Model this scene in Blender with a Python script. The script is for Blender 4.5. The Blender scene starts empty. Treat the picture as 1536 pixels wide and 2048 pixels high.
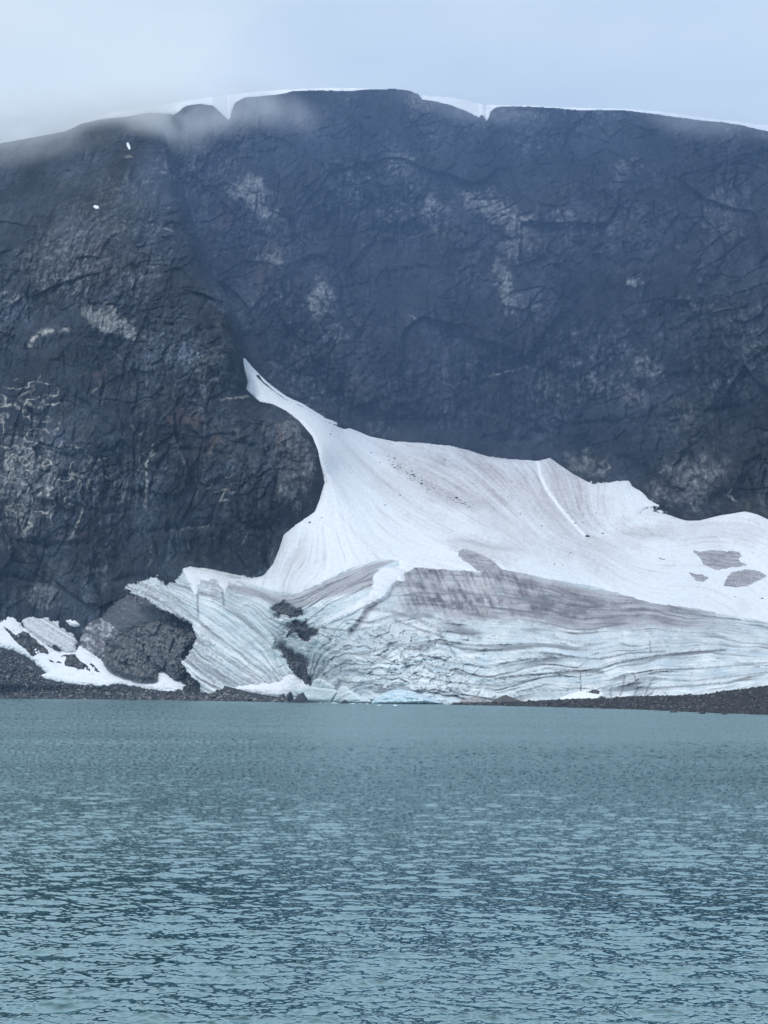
import bpy, bmesh, math, random
import numpy as np
from mathutils import Matrix, Vector

random.seed(7)
rng = np.random.default_rng(7)
S = bpy.context.scene
COL = S.collection

# ------------------------------------------------------------------ camera
F = 3060.0                     # focal length in photo pixels (1536 x 2048)
CAMZ = 5.0
PITCH = math.atan(362.0 / F)
ROLL = math.radians(-0.29)
cd = bpy.data.cameras.new("camera")
cam = bpy.data.objects.new("camera", cd)
COL.objects.link(cam)
cd.sensor_fit = 'VERTICAL'
cd.sensor_height = 24.0
cd.lens = 24.0 * F / 2048.0
cd.clip_start = 0.5
cd.clip_end = 30000
R = Matrix.Rotation(math.pi / 2 + PITCH, 3, 'X') @ Matrix.Rotation(-ROLL, 3, 'Z')
cam.matrix_world = Matrix.Translation((0, 0, CAMZ)) @ R.to_4x4()
S.camera = cam
Rn = np.array(R)

# ------------------------------------------------------------------ world and sun
SUN_EL, SUN_AZ = 56.0, 232.0    # azimuth measured clockwise from +Y (the view direction)
w = bpy.data.worlds.new("World")
S.world = w
w.use_nodes = True
nt = w.node_tree
nt.nodes.clear()
N = nt.nodes.new
L = nt.links.new
out = N('ShaderNodeOutputWorld')
bg = N('ShaderNodeBackground')
sky = N('ShaderNodeTexSky')
sky.sky_type = 'NISHITA'
sky.sun_disc = False
sky.sun_elevation = math.radians(SUN_EL)
sky.sun_rotation = math.radians(SUN_AZ)
tc = N('ShaderNodeTexCoord')
mp = N('ShaderNodeMapping'); mp.inputs['Scale'].default_value = (1.0, 1.0, 2.6)
n1 = N('ShaderNodeTexNoise'); n1.inputs['Scale'].default_value = 3.2; n1.inputs['Detail'].default_value = 5; n1.inputs['Roughness'].default_value = 0.5
cr = N('ShaderNodeValToRGB')
cr.color_ramp.elements[0].position = 0.34; cr.color_ramp.elements[0].color = (6.7, 8.25, 9.9, 1)
cr.color_ramp.elements[1].position = 0.62; cr.color_ramp.elements[1].color = (8.1, 9.4, 10.7, 1)
mix = N('ShaderNodeMixRGB'); mix.inputs[0].default_value = 0.86
L(tc.outputs['Generated'], mp.inputs[0]); L(mp.outputs[0], n1.inputs['Vector']); L(n1.outputs['Fac'], cr.inputs[0])
vd = N('ShaderNodeVectorMath'); vd.operation = 'DOT_PRODUCT'; vd.inputs[1].default_value = (-0.42, 0.86, 0.30)
mrs = N('ShaderNodeMapRange'); mrs.interpolation_type = 'SMOOTHSTEP'; mrs.inputs[1].default_value = 0.955; mrs.inputs[2].default_value = 1.0; mrs.inputs[3].default_value = 0.0; mrs.inputs[4].default_value = 0.75
bank = N('ShaderNodeMixRGB'); bank.inputs[2].default_value = (8.3, 9.3, 10.6, 1)
L(tc.outputs['Generated'], vd.inputs[0]); L(vd.outputs['Value'], mrs.inputs[0]); L(mrs.outputs[0], bank.inputs[0]); L(cr.outputs[0], bank.inputs[1])
L(sky.outputs[0], mix.inputs[1]); L(bank.outputs[0], mix.inputs[2]); L(mix.outputs[0], bg.inputs[0])
bg.inputs[1].default_value = 0.10
L(bg.outputs[0], out.inputs[0])

sd = bpy.data.lights.new("sun", 'SUN')
sd.energy = 1.6
sd.angle = math.radians(7)
sd.color = (1.0, 0.97, 0.93)
so = bpy.data.objects.new("sun", sd)
COL.objects.link(so)
el, az = math.radians(SUN_EL), math.radians(SUN_AZ)
to_sun = Vector((math.sin(az) * math.cos(el), math.cos(az) * math.cos(el), math.sin(el)))
so.rotation_euler = to_sun.to_track_quat('Z', 'Y').to_euler()
so.location = (0, -100, 800)

S.view_settings.view_transform = 'Standard'
S.view_settings.look = 'None'
S.view_settings.exposure = 0.0
S.view_settings.gamma = 1.0
S.render.engine = 'CYCLES'
S.cycles.use_denoising = True
S.cycles.max_bounces = 8
S.cycles.volume_bounces = 8
S.cycles.volume_step_rate = 4.0
S.cycles.volume_max_steps = 64

# ------------------------------------------------------------------ helpers
def rays(x, y):
    c = np.stack([x - 768.0, -(y - 1024.0), np.full_like(x, -F)], -1)
    return c @ Rn.T

def P(x, y, Y):
    """world point at forward distance Y (metres) along the survey direction (x, y)"""
    d = rays(np.asarray(x, float), np.asarray(y, float))
    k = np.asarray(Y, float) / d[..., 1]
    return d * k[..., None] + np.array([0, 0, CAMZ])

def Ywater(x, y, z=0.0):
    d = rays(np.asarray(x, float), np.asarray(y, float))
    return (z - CAMZ) / d[..., 2] * d[..., 1]

_perm = np.random.default_rng(3).permutation(256).astype(np.int32)
_perm = np.concatenate([_perm, _perm, _perm])
_g = np.random.default_rng(4).normal(size=(256, 3)); _g /= np.linalg.norm(_g, axis=1)[:, None]
_g = _g.astype(np.float32)

def perlin(x, y, z=0.0, seed=0):
    x, y, z = np.broadcast_arrays(np.asarray(x, np.float32), np.asarray(y, np.float32), np.float32(z) if np.isscalar(z) else np.asarray(z, np.float32))
    x = x + 17.3 * seed; y = y + 9.7 * seed
    xi = np.floor(x).astype(np.int32); yi = np.floor(y).astype(np.int32); zi = np.floor(z).astype(np.int32)
    fx, fy, fz = x - xi, y - yi, z - zi
    u, v, w_ = [t * t * t * (t * (t * 6 - 15) + 10) for t in (fx, fy, fz)]
    xi &= 255; yi &= 255; zi &= 255
    r = 0
    for dx in (0, 1):
        for dy in (0, 1):
            for dz in (0, 1):
                h = _perm[_perm[_perm[xi + dx] + yi + dy] + zi + dz]
                g = _g[h]
                dot = g[..., 0] * (fx - dx) + g[..., 1] * (fy - dy) + g[..., 2] * (fz - dz)
                r = r + dot * (u if dx else 1 - u) * (v if dy else 1 - v) * (w_ if dz else 1 - w_)
    return r * 1.6

def fbm(x, y, z=0.0, o=4, seed=0, gain=0.5, ridged=False):
    a, r, t = 1.0, 0, 0
    for i in range(o):
        n = perlin(x * 2 ** i, y * 2 ** i, z if np.isscalar(z) else z * 2 ** i, seed + i * 3)
        if ridged: n = 1 - 2 * np.abs(n)
        r = r + a * n; t += a; a *= gain
    return r / t

def sstep(a, b, t):
    t = np.clip((t - a) / (b - a), 0, 1)
    return t * t * (3 - 2 * t)

def terr(h, n, k=0.75):
    """quantise a field into n steps per unit with softened risers"""
    q = h * n; f = q - np.floor(q)
    return (np.floor(q) + sstep(0.5 - (1 - k) / 2, 0.5 + (1 - k) / 2, f)) / n

def facets(x, y, seed=0, tilt=0.8):
    """jointed blocks: every cell has its own height and slant"""
    r = np.random.default_rng(seed + 1000); T = r.random((64, 64, 5)).astype(np.float32)
    xi = np.floor(x).astype(int); yi = np.floor(y).astype(int)
    best = np.full(x.shape, 9e9, np.float32); out_ = np.zeros(x.shape, np.float32)
    for i in (-1, 0, 1):
        for j in (-1, 0, 1):
            t = T[(xi + i) % 64, (yi + j) % 64]
            dx = x - (xi + i + t[..., 0]); dy = y - (yi + j + t[..., 1]); d = dx * dx + dy * dy
            m = d < best
            v = (t[..., 2] - 0.5) + tilt * ((t[..., 3] - 0.5) * 2 * dx + (t[..., 4] - 0.5) * 2 * dy)
            best = np.where(m, d, best); out_ = np.where(m, v, out_)
    return out_

def sdf(poly, x, y):
    """signed distance in survey units, positive inside"""
    p = np.asarray(poly, float); q = np.roll(p, -1, 0)
    sh = np.shape(x); x = np.ravel(x); y = np.ravel(y)
    d = np.full(x.shape, 1e18); ins = np.zeros(x.shape, bool)
    for (ax, ay), (bx, by) in zip(p, q):
        ex, ey = bx - ax, by - ay
        t = np.clip(((x - ax) * ex + (y - ay) * ey) / (ex * ex + ey * ey + 1e-9), 0, 1)
        d = np.minimum(d, (x - ax - t * ex) ** 2 + (y - ay - t * ey) ** 2)
        c = ((ay > y) != (by > y))
        with np.errstate(divide='ignore', invalid='ignore'):
            xi = ax + (y - ay) * ex / (ey if ey else 1e-9)
        ins ^= c & (x < xi)
    return (np.sqrt(d) * np.where(ins, 1, -1)).reshape(sh)

def pdist(line, x, y):
    """distance to an open polyline, and the parameter 0..1 along it"""
    p = np.asarray(line, float)
    sh = np.shape(x); x = np.ravel(x); y = np.ravel(y)
    d = np.full(x.shape, 1e18); par = np.zeros(x.shape)
    n = len(p) - 1
    for i in range(n):
        (ax, ay), (bx, by) = p[i], p[i + 1]
        ex, ey = bx - ax, by - ay
        t = np.clip(((x - ax) * ex + (y - ay) * ey) / (ex * ex + ey * ey + 1e-9), 0, 1)
        dd = (x - ax - t * ex) ** 2 + (y - ay - t * ey) ** 2
        par = np.where(dd < d, (i + t) / n, par); d = np.minimum(d, dd)
    return np.sqrt(d).reshape(sh), par.reshape(sh)

class TPS:
    def __init__(s, pts, inv=True, lam=0.0):
        p = np.asarray(pts, float); s.p = p[:, :2] / 500.0; s.inv = inv
        v = 1000.0 / p[:, 2] if inv else p[:, 2]
        n = len(p); K = s.k(s.p[:, None] - s.p[None]) + lam * np.eye(n)
        Q = np.c_[np.ones(n), s.p]
        A = np.block([[K, Q], [Q.T, np.zeros((3, 3))]])
        s.w = np.linalg.solve(A, np.r_[v, 0, 0, 0])
    def k(s, d):
        r2 = (d ** 2).sum(-1) + 1e-12
        return 0.5 * r2 * np.log(r2)
    def __call__(s, x, y):
        x, y = np.broadcast_arrays(np.asarray(x, float), np.asarray(y, float))
        q = np.stack([x.ravel(), y.ravel()], -1) / 500.0
        r = s.w[-3] + s.w[-2] * q[:, 0] + s.w[-1] * q[:, 1]
        for i in range(len(s.p)):
            r += s.w[i] * s.k(q - s.p[i])
        r = r.reshape(x.shape)
        return 1000.0 / r if s.inv else r

def grid(x0, x1, y0, y1, step, ystep=None):
    xs = np.arange(x0, x1 + step, step); ys = np.arange(y0, y1 + (ystep or step), ystep or step)
    return np.meshgrid(xs, ys)

def mesh_from_grid(name, V, keep, mat, cols=None, mix_attr=None, smooth=True):
    """V: (rows, cols, 3) world points, keep: faces to build (rows-1, cols-1)"""
    r, c, _ = V.shape
    idx = np.arange(r * c).reshape(r, c)
    q = np.stack([idx[1:, :-1], idx[1:, 1:], idx[:-1, 1:], idx[:-1, :-1]], -1)[keep]
    used = np.zeros(r * c, bool); used[q.ravel()] = True
    remap = np.cumsum(used) - 1
    v = V.reshape(-1, 3)[used]; q = remap[q]
    C = cols.reshape(-1, 3)[used] if cols is not None else None
    M = mix_attr.ravel()[used] if mix_attr is not None else None
    return raw_mesh(name, v, q, mat, C, M, smooth)

def raw_mesh(name, v, q, mat, C=None, M=None, smooth=True, link=True):
    me = bpy.data.meshes.new(name)
    k = q.shape[1]
    me.vertices.add(len(v)); me.vertices.foreach_set('co', v.astype(np.float32).ravel())
    me.loops.add(len(q) * k); me.loops.foreach_set('vertex_index', q.astype(np.int32).ravel())
    me.polygons.add(len(q)); me.polygons.foreach_set('loop_start', np.arange(0, len(q) * k, k, dtype=np.int32))
    me.update(calc_edges=True); me.validate()
    if smooth: me.polygons.foreach_set('use_smooth', np.ones(len(me.polygons), bool))
    if C is not None:
        a = me.color_attributes.new('Col', 'FLOAT_COLOR', 'POINT')
        a.data.foreach_set('color', np.c_[C, np.ones(len(C))].astype(np.float32).ravel())
    if M is not None:
        a = me.attributes.new('wet', 'FLOAT', 'POINT'); a.data.foreach_set('value', M.astype(np.float32))
    if mat: me.materials.append(mat)
    if not link: return me
    o = bpy.data.objects.new(name, me); COL.objects.link(o)
    return o

def tag(o, label=None, cat=None, group=None, kind=None):
    if label: o['label'] = label
    if cat: o['category'] = cat
    if group: o['group'] = group
    if kind: o['kind'] = kind
    return o

def sample(fld, x, y):
    x0, y0, st, A = fld
    u = np.clip((np.asarray(x, float) - x0) / st, 0, A.shape[1] - 1.001); v = np.clip((np.asarray(y, float) - y0) / st, 0, A.shape[0] - 1.001)
    i = v.astype(int); j = u.astype(int); fu = u - j; fv = v - i
    return (A[i, j] * (1 - fu) + A[i, j + 1] * fu) * (1 - fv) + (A[i + 1, j] * (1 - fu) + A[i + 1, j + 1] * fu) * fv

def mixc(a, b, t):
    a = np.asarray(a, float); b = np.asarray(b, float)
    return a + (b - a) * np.asarray(t)[..., None]

# ------------------------------------------------------------------ materials
def surf_mat(name, scale=0.8, amount=0.35, rough=0.85, bump=0.4, bdist=0.6, col=None, stretch=(1, 1, 1), spec=0.3, sss=0.0):
    m = bpy.data.materials.new(name); m.use_nodes = True
    t = m.node_tree; b = t.nodes['Principled BSDF']
    n_ = t.nodes.new; l_ = t.links.new
    g = n_('ShaderNodeNewGeometry')
    mp_ = n_('ShaderNodeMapping'); mp_.inputs['Scale'].default_value = stretch
    l_(g.outputs['Position'], mp_.inputs[0])
    nz = n_('ShaderNodeTexNoise'); nz.inputs['Scale'].default_value = scale; nz.inputs['Detail'].default_value = 5; nz.inputs['Roughness'].default_value = 0.65
    l_(mp_.outputs[0], nz.inputs['Vector'])
    mr = n_('ShaderNodeMapRange'); mr.inputs[1].default_value = 0.3; mr.inputs[2].default_value = 0.7
    mr.inputs[3].default_value = 1 - amount; mr.inputs[4].default_value = 1 + amount
    l_(nz.outputs['Fac'], mr.inputs[0])
    mx = n_('ShaderNodeMixRGB'); mx.blend_type = 'MULTIPLY'; mx.inputs[0].default_value = 1
    if col is None:
        a = n_('ShaderNodeAttribute'); a.attribute_name = 'Col'; l_(a.outputs['Color'], mx.inputs[1])
    else:
        mx.inputs[1].default_value = (*col, 1)
    l_(mr.outputs[0], mx.inputs[2]); l_(mx.outputs[0], b.inputs['Base Color'])
    b.inputs['Roughness'].default_value = rough
    b.inputs['Specular IOR Level'].default_value = spec
    if bump:
        bp = n_('ShaderNodeBump'); bp.inputs['Strength'].default_value = bump; bp.inputs['Distance'].default_value = bdist
        l_(nz.outputs['Fac'], bp.inputs['Height']); l_(bp.outputs[0], b.inputs['Normal'])
    return m

M_rock = surf_mat('dark_rock', 0.45, 0.45, 0.85, 0.8, 2.0, stretch=(1, 1, 0.6), spec=0.1)
M_near = surf_mat('spur_rock', 0.7, 0.5, 0.8, 0.9, 1.6, stretch=(1, 1, 0.6), spec=0.12)
M_snow = surf_mat('old_snow', 0.7, 0.13, 0.8, 0.5, 0.8, spec=0.1)
M_ice = surf_mat('glacier_ice', 1.3, 0.22, 0.45, 0.6, 0.5, stretch=(1, 1, 1.5), spec=0.4)
M_mor = surf_mat('moraine_gravel', 2.2, 0.5, 0.9, 0.9, 0.8, spec=0.2)
M_bould = surf_mat('boulder_stone', 1.5, 0.4, 0.85, 0.6, 0.3, col=(0.07, 0.073, 0.082), spec=0.25)
M_stone = surf_mat('scree_stone', 1.0, 0.6, 0.85, 0.5, 0.3, spec=0.25)

# ------------------------------------------------------------------ depth models (x, y, forward metres)
CLIFF = TPS([(480,720,1165),(690,860,1135),(850,890,1120),(1000,918,1098),(1100,920,1088),(1200,970,1040),(1310,1010,1005),(1400,1042,975),(1536,1032,950),
             (840,195,1280),(1000,212,1260),(1250,222,1190),(1536,260,1120),(600,182,1330),(450,205,1350),
             (500,450,1245),(700,600,1190),(1000,600,1150),(1300,600,1080),(1536,600,1030),(700,350,1240),(1000,400,1190),(1300,400,1120),(1536,400,1075),
             (800,1150,1100),(1200,1200,1020),(1536,1200,940),(400,900,1160),(300,600,1240),(250,250,1400),(1800,600,960),(1800,1050,880),(1800,300,1040)], lam=1e-3)
SPUR = TPS([(0,1200,1090),(150,1220,1060),(300,1180,1030),(370,1135,1000),(450,1150,975),(520,1155,950),(600,1050,945),(640,950,950),(0,1300,1080),
            (600,850,980),(500,780,1030),(480,715,1050),(440,620,1090),(380,480,1160),(340,330,1260),(0,900,1120),(200,900,1080),(400,900,1010),
            (0,650,1180),(200,640,1120),(350,650,1080),(0,450,1270),(200,450,1210),(0,300,1400),(130,265,1390),(250,232,1380),(380,215,1370),(450,250,1330),
            (300,1350,1000),(600,1200,940),(-250,1200,1100),(-250,700,1200)], lam=1e-3)
def gfoot(x, y): return float(Ywater(x, y))
ICE = TPS([(480,715,1130),(560,790,1095),(600,850,1040),(690,858,1105),(850,885,1095),(1000,915,1075),(1100,918,1065),(1200,968,1015),(1300,1000,985),(1400,1040,955),(1536,1030,935),
           (370,1135,1012),(450,1150,990),(520,1155,966),(570,1080,958),(650,960,975),(640,900,988),(430,1180,968),(505,1192,925),(350,1195,985),(800,1000,985),(800,1130,850),(1000,1050,930),(1000,1140,820),
           (1200,1080,920),(1200,1190,800),(1400,1150,850),(1400,1225,770),(1536,1245,740),(650,1180,835),(580,1190,865),
           (300,1180,1000),(370,1330,930),(460,1375,900),(560,1385,872),(610,1388,862),(645,1396,828),(700,1406,gfoot(700,1406)),(850,1408,gfoot(850,1408)-10),(1000,1405,705),(1200,1395,655),(1400,1385,620),(1536,1372,600),
           (700,1300,775),(900,1300,742),(1100,1300,700),(1300,1310,668),(1536,1310,640),(450,1250,940),(560,1300,880),(1800,1250,700),(1800,1360,560),(1800,1060,900)], lam=5e-4)
GND = TPS([(0,1395,gfoot(0,1397)),(200,1398,gfoot(200,1399)),(400,1399,gfoot(400,1401)),(560,1402,gfoot(560,1404)),(700,1406,gfoot(700,1407)),(-250,1394,1080),
           (0,1300,1060),(0,1240,1085),(0,1190,1105),(150,1240,1065),(150,1330,1030),(200,1300,1030),(300,1340,985),(370,1330,950),(300,1375,960),(450,1375,900),(560,1385,855),
           (300,1240,1010),(250,1180,1040),(-250,1300,1110),(-250,1180,1150)], lam=1e-4)

# skyline of the rock
RIM = np.array([(-400,330),(-200,312),(0,286),(60,275),(130,262),(165,246),(200,238),(250,233),(300,224),(350,228),(372,211),(400,207),(425,210),(441,224),(456,239),(460,236),(463,220),(470,204),(490,194),(560,188),(590,181),(640,180),(700,181),(740,178),(790,177),(820,181),(838,188),(845,198),(870,202),(900,209),(935,222),(958,234),(963,229),(967,231),(973,240),(977,236),(981,222),(994,213),(1040,212),(1110,215),(1160,220),(1200,219),(1250,220),(1300,226),(1350,233),(1400,240),(1440,243),(1480,249),(1536,262),(1700,290),(2000,340)], float)
def rim(x): return np.interp(x, RIM[:, 0], RIM[:, 1])

SPUR_POLY = [(-400,200),(0,200),(200,180),(300,190),(330,260),(336,330),(352,400),(378,480),(408,560),(440,620),(462,670),(480,716),(494,764),(492,778),(520,803),(545,808),(570,820),(600,843),(625,872),(637,900),(641,925),(650,965),(640,1000),(630,1025),(592,1050),(568,1070),(560,1095),(547,1128),(527,1152),(505,1156),(470,1151),(420,1143),(380,1134),(368,1137),(360,1160),(345,1180),(330,1210),(380,1300),(380,1400),(-400,1400)]

SNOW_POLY = [(480,715),(500,740),(526,766),(548,783),(570,799),(600,812),(650,843),(688,858),(700,856),(740,872),(790,883),(850,886),(905,893),(935,900),(975,913),(1015,918),(1050,920),(1075,922),(1100,916),(1120,930),(1150,950),(1185,968),(1225,966),(1256,961),(1262,972),(1285,985),(1298,1000),(1318,1011),(1290,1014),(1277,1028),(1295,1022),(1330,1028),(1370,1040),(1400,1040),(1440,1030),(1490,1022),(1515,1028),(1536,1038),(1900,1060),
             (1900,1290),(1536,1244),(1450,1230),(1380,1216),(1300,1205),(1250,1190),(1180,1170),(1130,1162),(1060,1149),(1010,1141),(960,1144),(900,1140),(830,1137),(806,1148),(808,1162),(795,1160),(782,1172),(768,1192),(742,1206),(700,1228),(650,1250),(668,1232),(700,1212),(735,1194),(745,1176),(748,1152),(765,1138),(800,1132),(798,1120),(765,1119),(720,1130),(680,1145),(650,1160),(610,1180),(585,1188),(560,1184),(520,1177),(480,1166),(462,1165),(454,1176),(449,1196),(444,1180),(432,1164),(404,1160),(396,1176),(391,1200),(384,1178),(374,1160),(370,1148),(366,1137),
             (380,1133),(420,1142),(470,1150),(505,1155),(525,1152),(546,1129),(560,1095),(568,1070),(590,1051),(630,1025),(640,1000),(650,965),(641,920),(637,900),(625,870),(600,841),(570,819),(545,807),(520,802),(492,778),(500,765),(490,742)]

_iR = [i for i, q in enumerate(SNOW_POLY) if q == (1900, 1060)][0]; _iL = [i for i, q in enumerate(SNOW_POLY) if q == (366, 1137)][0]
ROCK_EDGE = SNOW_POLY[_iL:] + SNOW_POLY[:_iR + 1]

def rock_ref(x, y):
    """smooth rock surfaces (headwall, spur), both brought to the ice surface where they meet it"""
    s = sdf(SPUR_POLY, x, y); ss = sdf(SNOW_POLY, x, y)
    dR, _ = pdist(ROCK_EDGE, x, y); ice = ICE(x, y)
    e = np.clip(1 - dR / 75.0, 0, 1) ** 2
    yc = CLIFF(x, y); ys = SPUR(x, y)
    edge = np.clip(1 - s / 70.0, 0, 1)
    ys2 = ys + 22 * (1 - np.sqrt(np.maximum(0, 1 - edge ** 2))) * sstep(820, 740, y) * (y > 200)
    es = e * sstep(700, 800, y)
    ys2 = ys2 * (1 - es) + ice * es
    yc2 = yc * (1 - e) + ice * e
    yc2 = np.where(ss > 0, np.maximum(yc2, ice) + 3.0 * ss, yc2)
    fade = np.where(ss > 0, 0.12, 0.15 + 0.85 * sstep(0, 60, dR))
    return yc2, ys2, s, fade

# ------------------------------------------------------------------ rock relief and colour
def rock_relief(X, Z, amp=1.0, seed=0, dip=0.35):
    wx = X + 16 * fbm(X / 60, Z / 60, seed=seed + 1, o=4); wz = Z + 16 * fbm(X / 55, Z / 70, seed=seed + 5, o=4)
    a = wx * math.cos(dip) + wz * math.sin(dip); b = -wx * math.sin(dip) + wz * math.cos(dip)
    act = 0.4 + 0.8 * sstep(-0.35, 0.4, fbm(X / 110, Z / 90, seed=seed + 7, o=3))
    h = 19 * fbm(wx / 80, wz / 220, seed=seed + 9, o=3)
    h += 12.0 * facets(a / 62, b / 75, seed + 1)
    jx = X + 5 * fbm(X / 22, Z / 22, seed=seed + 13, o=3); jz = Z + 5 * fbm(X / 22, Z / 22, seed=seed + 14, o=3)
    h += act * 5.5 * facets((jx * 0.97 + jz * 0.2) / 19, (jz * 0.97 - jx * 0.2) / 30, seed + 2, 1.0)
    h += act * 2.8 * facets((jx * 0.94 - jz * 0.3) / 7.5, (jz * 0.94 + jx * 0.3) / 12, seed + 3, 1.1)
    h += act * 1.3 * facets(jx / 3.2, jz / 4.4, seed + 4, 1.2)
    h += act * 2.2 * fbm(wx / 8, wz / 26, seed=seed + 21, o=4, ridged=True, gain=0.6)
    h += 0.5 * act * fbm(X / 2.0, Z / 3.0, seed=seed + 31, o=2)
    j1 = 1 - np.abs(perlin(wx / 17, wz / 120, seed=seed + 51)) * 2; j2 = 1 - np.abs(perlin(jx / 8, jz / 45, seed=seed + 53)) * 2
    j3 = 1 - np.abs(perlin(a / 60, b / 13, seed=seed + 55)) * 2
    gate = sstep(-0.2, 0.35, fbm(X / 45, Z / 45, seed=seed + 57, o=3))
    h -= 4.5 * sstep(0.84, 0.98, j1) * gate + 1.8 * sstep(0.84, 0.98, j2) * act * gate + 3.0 * sstep(0.88, 0.99, j3) * gate
    return h * amp

def ledges(x, y, lst, seed=0):
    """recesses running under overhanging ledges, (polyline, height, depth)"""
    r = np.zeros(np.shape(x)); wy = y + 9 * fbm(x / 16, y / 16, seed=seed + 35, o=4, gain=0.6); wx = x + 8 * fbm(x / 18, y / 18, seed=seed + 37, o=3)
    for ln, wd, dp in lst:
        p = np.array(ln, float)
        m = (x > p[:, 0].min() - 60) & (x < p[:, 0].max() + 60) & (y > p[:, 1].min() - 60) & (y < p[:, 1].max() + 60)
        d, t = pdist(ln, wx[m], wy[m])
        r[m] = np.maximum(r[m], dp * (0.55 + 0.9 * fbm(x[m] / 40, y[m] / 40, seed=seed + 39, o=3)) * np.exp(-(d / wd) ** 1.6) * np.sin(np.pi * np.clip(t, 0.03, 0.97)) ** 0.5)
    return r

def blobs(x, y, lst, seed=0):
    r = np.zeros(np.shape(x))
    wx = x + 36 * fbm(x / 42, y / 42, seed=seed + 40, o=5, gain=0.62); wy = y + 42 * fbm(x / 38, y / 38, seed=seed + 44, o=5, gain=0.6)
    for cx, cy, rx, ry, an, st in lst:
        c, s_ = math.cos(math.radians(an)), math.sin(math.radians(an))
        dx, dy = wx - cx, wy - cy
        u = (dx * c + dy * s_) / rx / 1.15; v = (-dx * s_ + dy * c) / ry / 1.15
        r = np.maximum(r, st * sstep(1.4, 0.35, np.sqrt(u * u + v * v)))
    return r

def lines(x, y, lst, wob=5, seed=0):
    """pale mineral veins: (polyline, width, strength)"""
    r = np.zeros(np.shape(x))
    wx = x + wob * fbm(x / 14, y / 14, seed=seed + 60, o=3); wy = y + wob * fbm(x / 14, y / 14, seed=seed + 66, o=3)
    br = sstep(-0.35, 0.25, fbm(x / 11, y / 11, seed=seed + 70, o=2))
    for ln, wd, st in lst:
        p = np.array(ln, float)
        m = (x > p[:, 0].min() - 25) & (x < p[:, 0].max() + 25) & (y > p[:, 1].min() - 25) & (y < p[:, 1].max() + 25)
        if not m.any(): continue
        d, t = pdist(ln, wx[m], wy[m])
        k = st * np.exp(-(d / wd) ** 2) * br[m] * (0.4 + 0.6 * np.sin(np.pi * np.clip(t, 0.05, 0.95)))
        r[m] = np.maximum(r[m], k)
    return r

def rock_colour(x, y, X, Z, pale, veins, brown=None, seed=0, base=(0.050, 0.055, 0.066)):
    n = fbm(X / 45, Z / 60, seed=seed + 2, o=5, gain=0.6)
    wx = X + 5 * fbm(X / 20, Z / 20, seed=seed + 78, o=3)
    st = fbm(wx / 4.0, Z / 38, seed=seed + 80, o=4, gain=0.65)            # vertical water streaks
    st2 = fbm(wx / 1.6, Z / 14, seed=seed + 84, o=3, gain=0.6)
    g = fbm(X / 6, Z / 6, seed=seed + 88, o=5, gain=0.7)
    lb = fbm(X / 26, (Z - 0.3 * X) / 3.2, seed=seed + 90, o=3, gain=0.6)     # foliation
    act = sstep(-0.3, 0.45, fbm(X / 110, Z / 90, seed=seed + 7, o=3))
    fine = fbm(X / 2.6, Z / 3.6, seed=seed + 91, o=3, gain=0.7)
    k = 0.75 * n + 0.9 * g * (0.4 + 0.6 * act) + 0.6 * st * act + 0.5 * lb * act + 0.8 * fine * act
    c = np.array(base) * np.exp(np.clip(2.3 * k, -1.7, 1.6))[..., None]
    c = mixc(c, (0.24, 0.243, 0.238), sstep(0.2, 0.75, st * 0.7 + st2 * 0.45 + g * 0.45 + 0.3 * n) * (0.2 + 0.75 * act))
    dk = fbm(wx / 5.0, Z / 55, seed=seed + 99, o=4, gain=0.65)
    c = c * (1 - 0.6 * sstep(0.05, 0.5, dk + 0.3 * g))[..., None]
    c = mixc(c, c * np.array([1.25, 1.15, 0.75]), sstep(0.0, 0.6, fbm(X / 55, Z / 35, seed=seed + 97, o=4, gain=0.6)) * 0.8)
    if pale is not None:
        pm = sstep(0.2, 0.8, np.clip(pale, 0, 1) * 0.85 + 0.34 * (st * 0.55 + st2 * 0.5 + g * 0.8 + lb * 0.3)) * sstep(0.02, 0.25, pale)
        c = mixc(c, np.array([0.235, 0.242, 0.243]) * np.exp(np.clip(1.3 * (g + fine) + 0.5 * st2, -1.2, 0.5))[..., None], pm * 0.75)
    if brown is not None:
        c = mixc(c, (0.17, 0.115, 0.095), sstep(0.15, 0.8, brown + 0.3 * (g + st)) * sstep(0.02, 0.2, brown) * 0.38)
    for sc, k in ((26, 0.75), (10, 0.55)):
        ck = np.abs(perlin((X + 5 * g + 6 * n) / sc, (Z + 8 * n + 3 * g) / sc / 1.5, seed=seed + 93 + sc)) 
        c = mixc(c, (0.012, 0.013, 0.017), sstep(0.06, 0.01, ck) * k * sstep(-0.2, 0.3, fbm(X / 18, Z / 18, seed=seed + 95 + sc, o=2)))
    if veins is not None:
        c = mixc(c, (0.50, 0.485, 0.45), np.clip(veins * 1.2, 0, 1))
    return c

def lift(V, h, seed=0, zk=0.25):
    """push relief h (metres) out of the slope towards the lake"""
    V = V.copy()
    V[..., 1] -= h
    V[..., 2] += zk * h * 0.4
    return V

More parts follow.
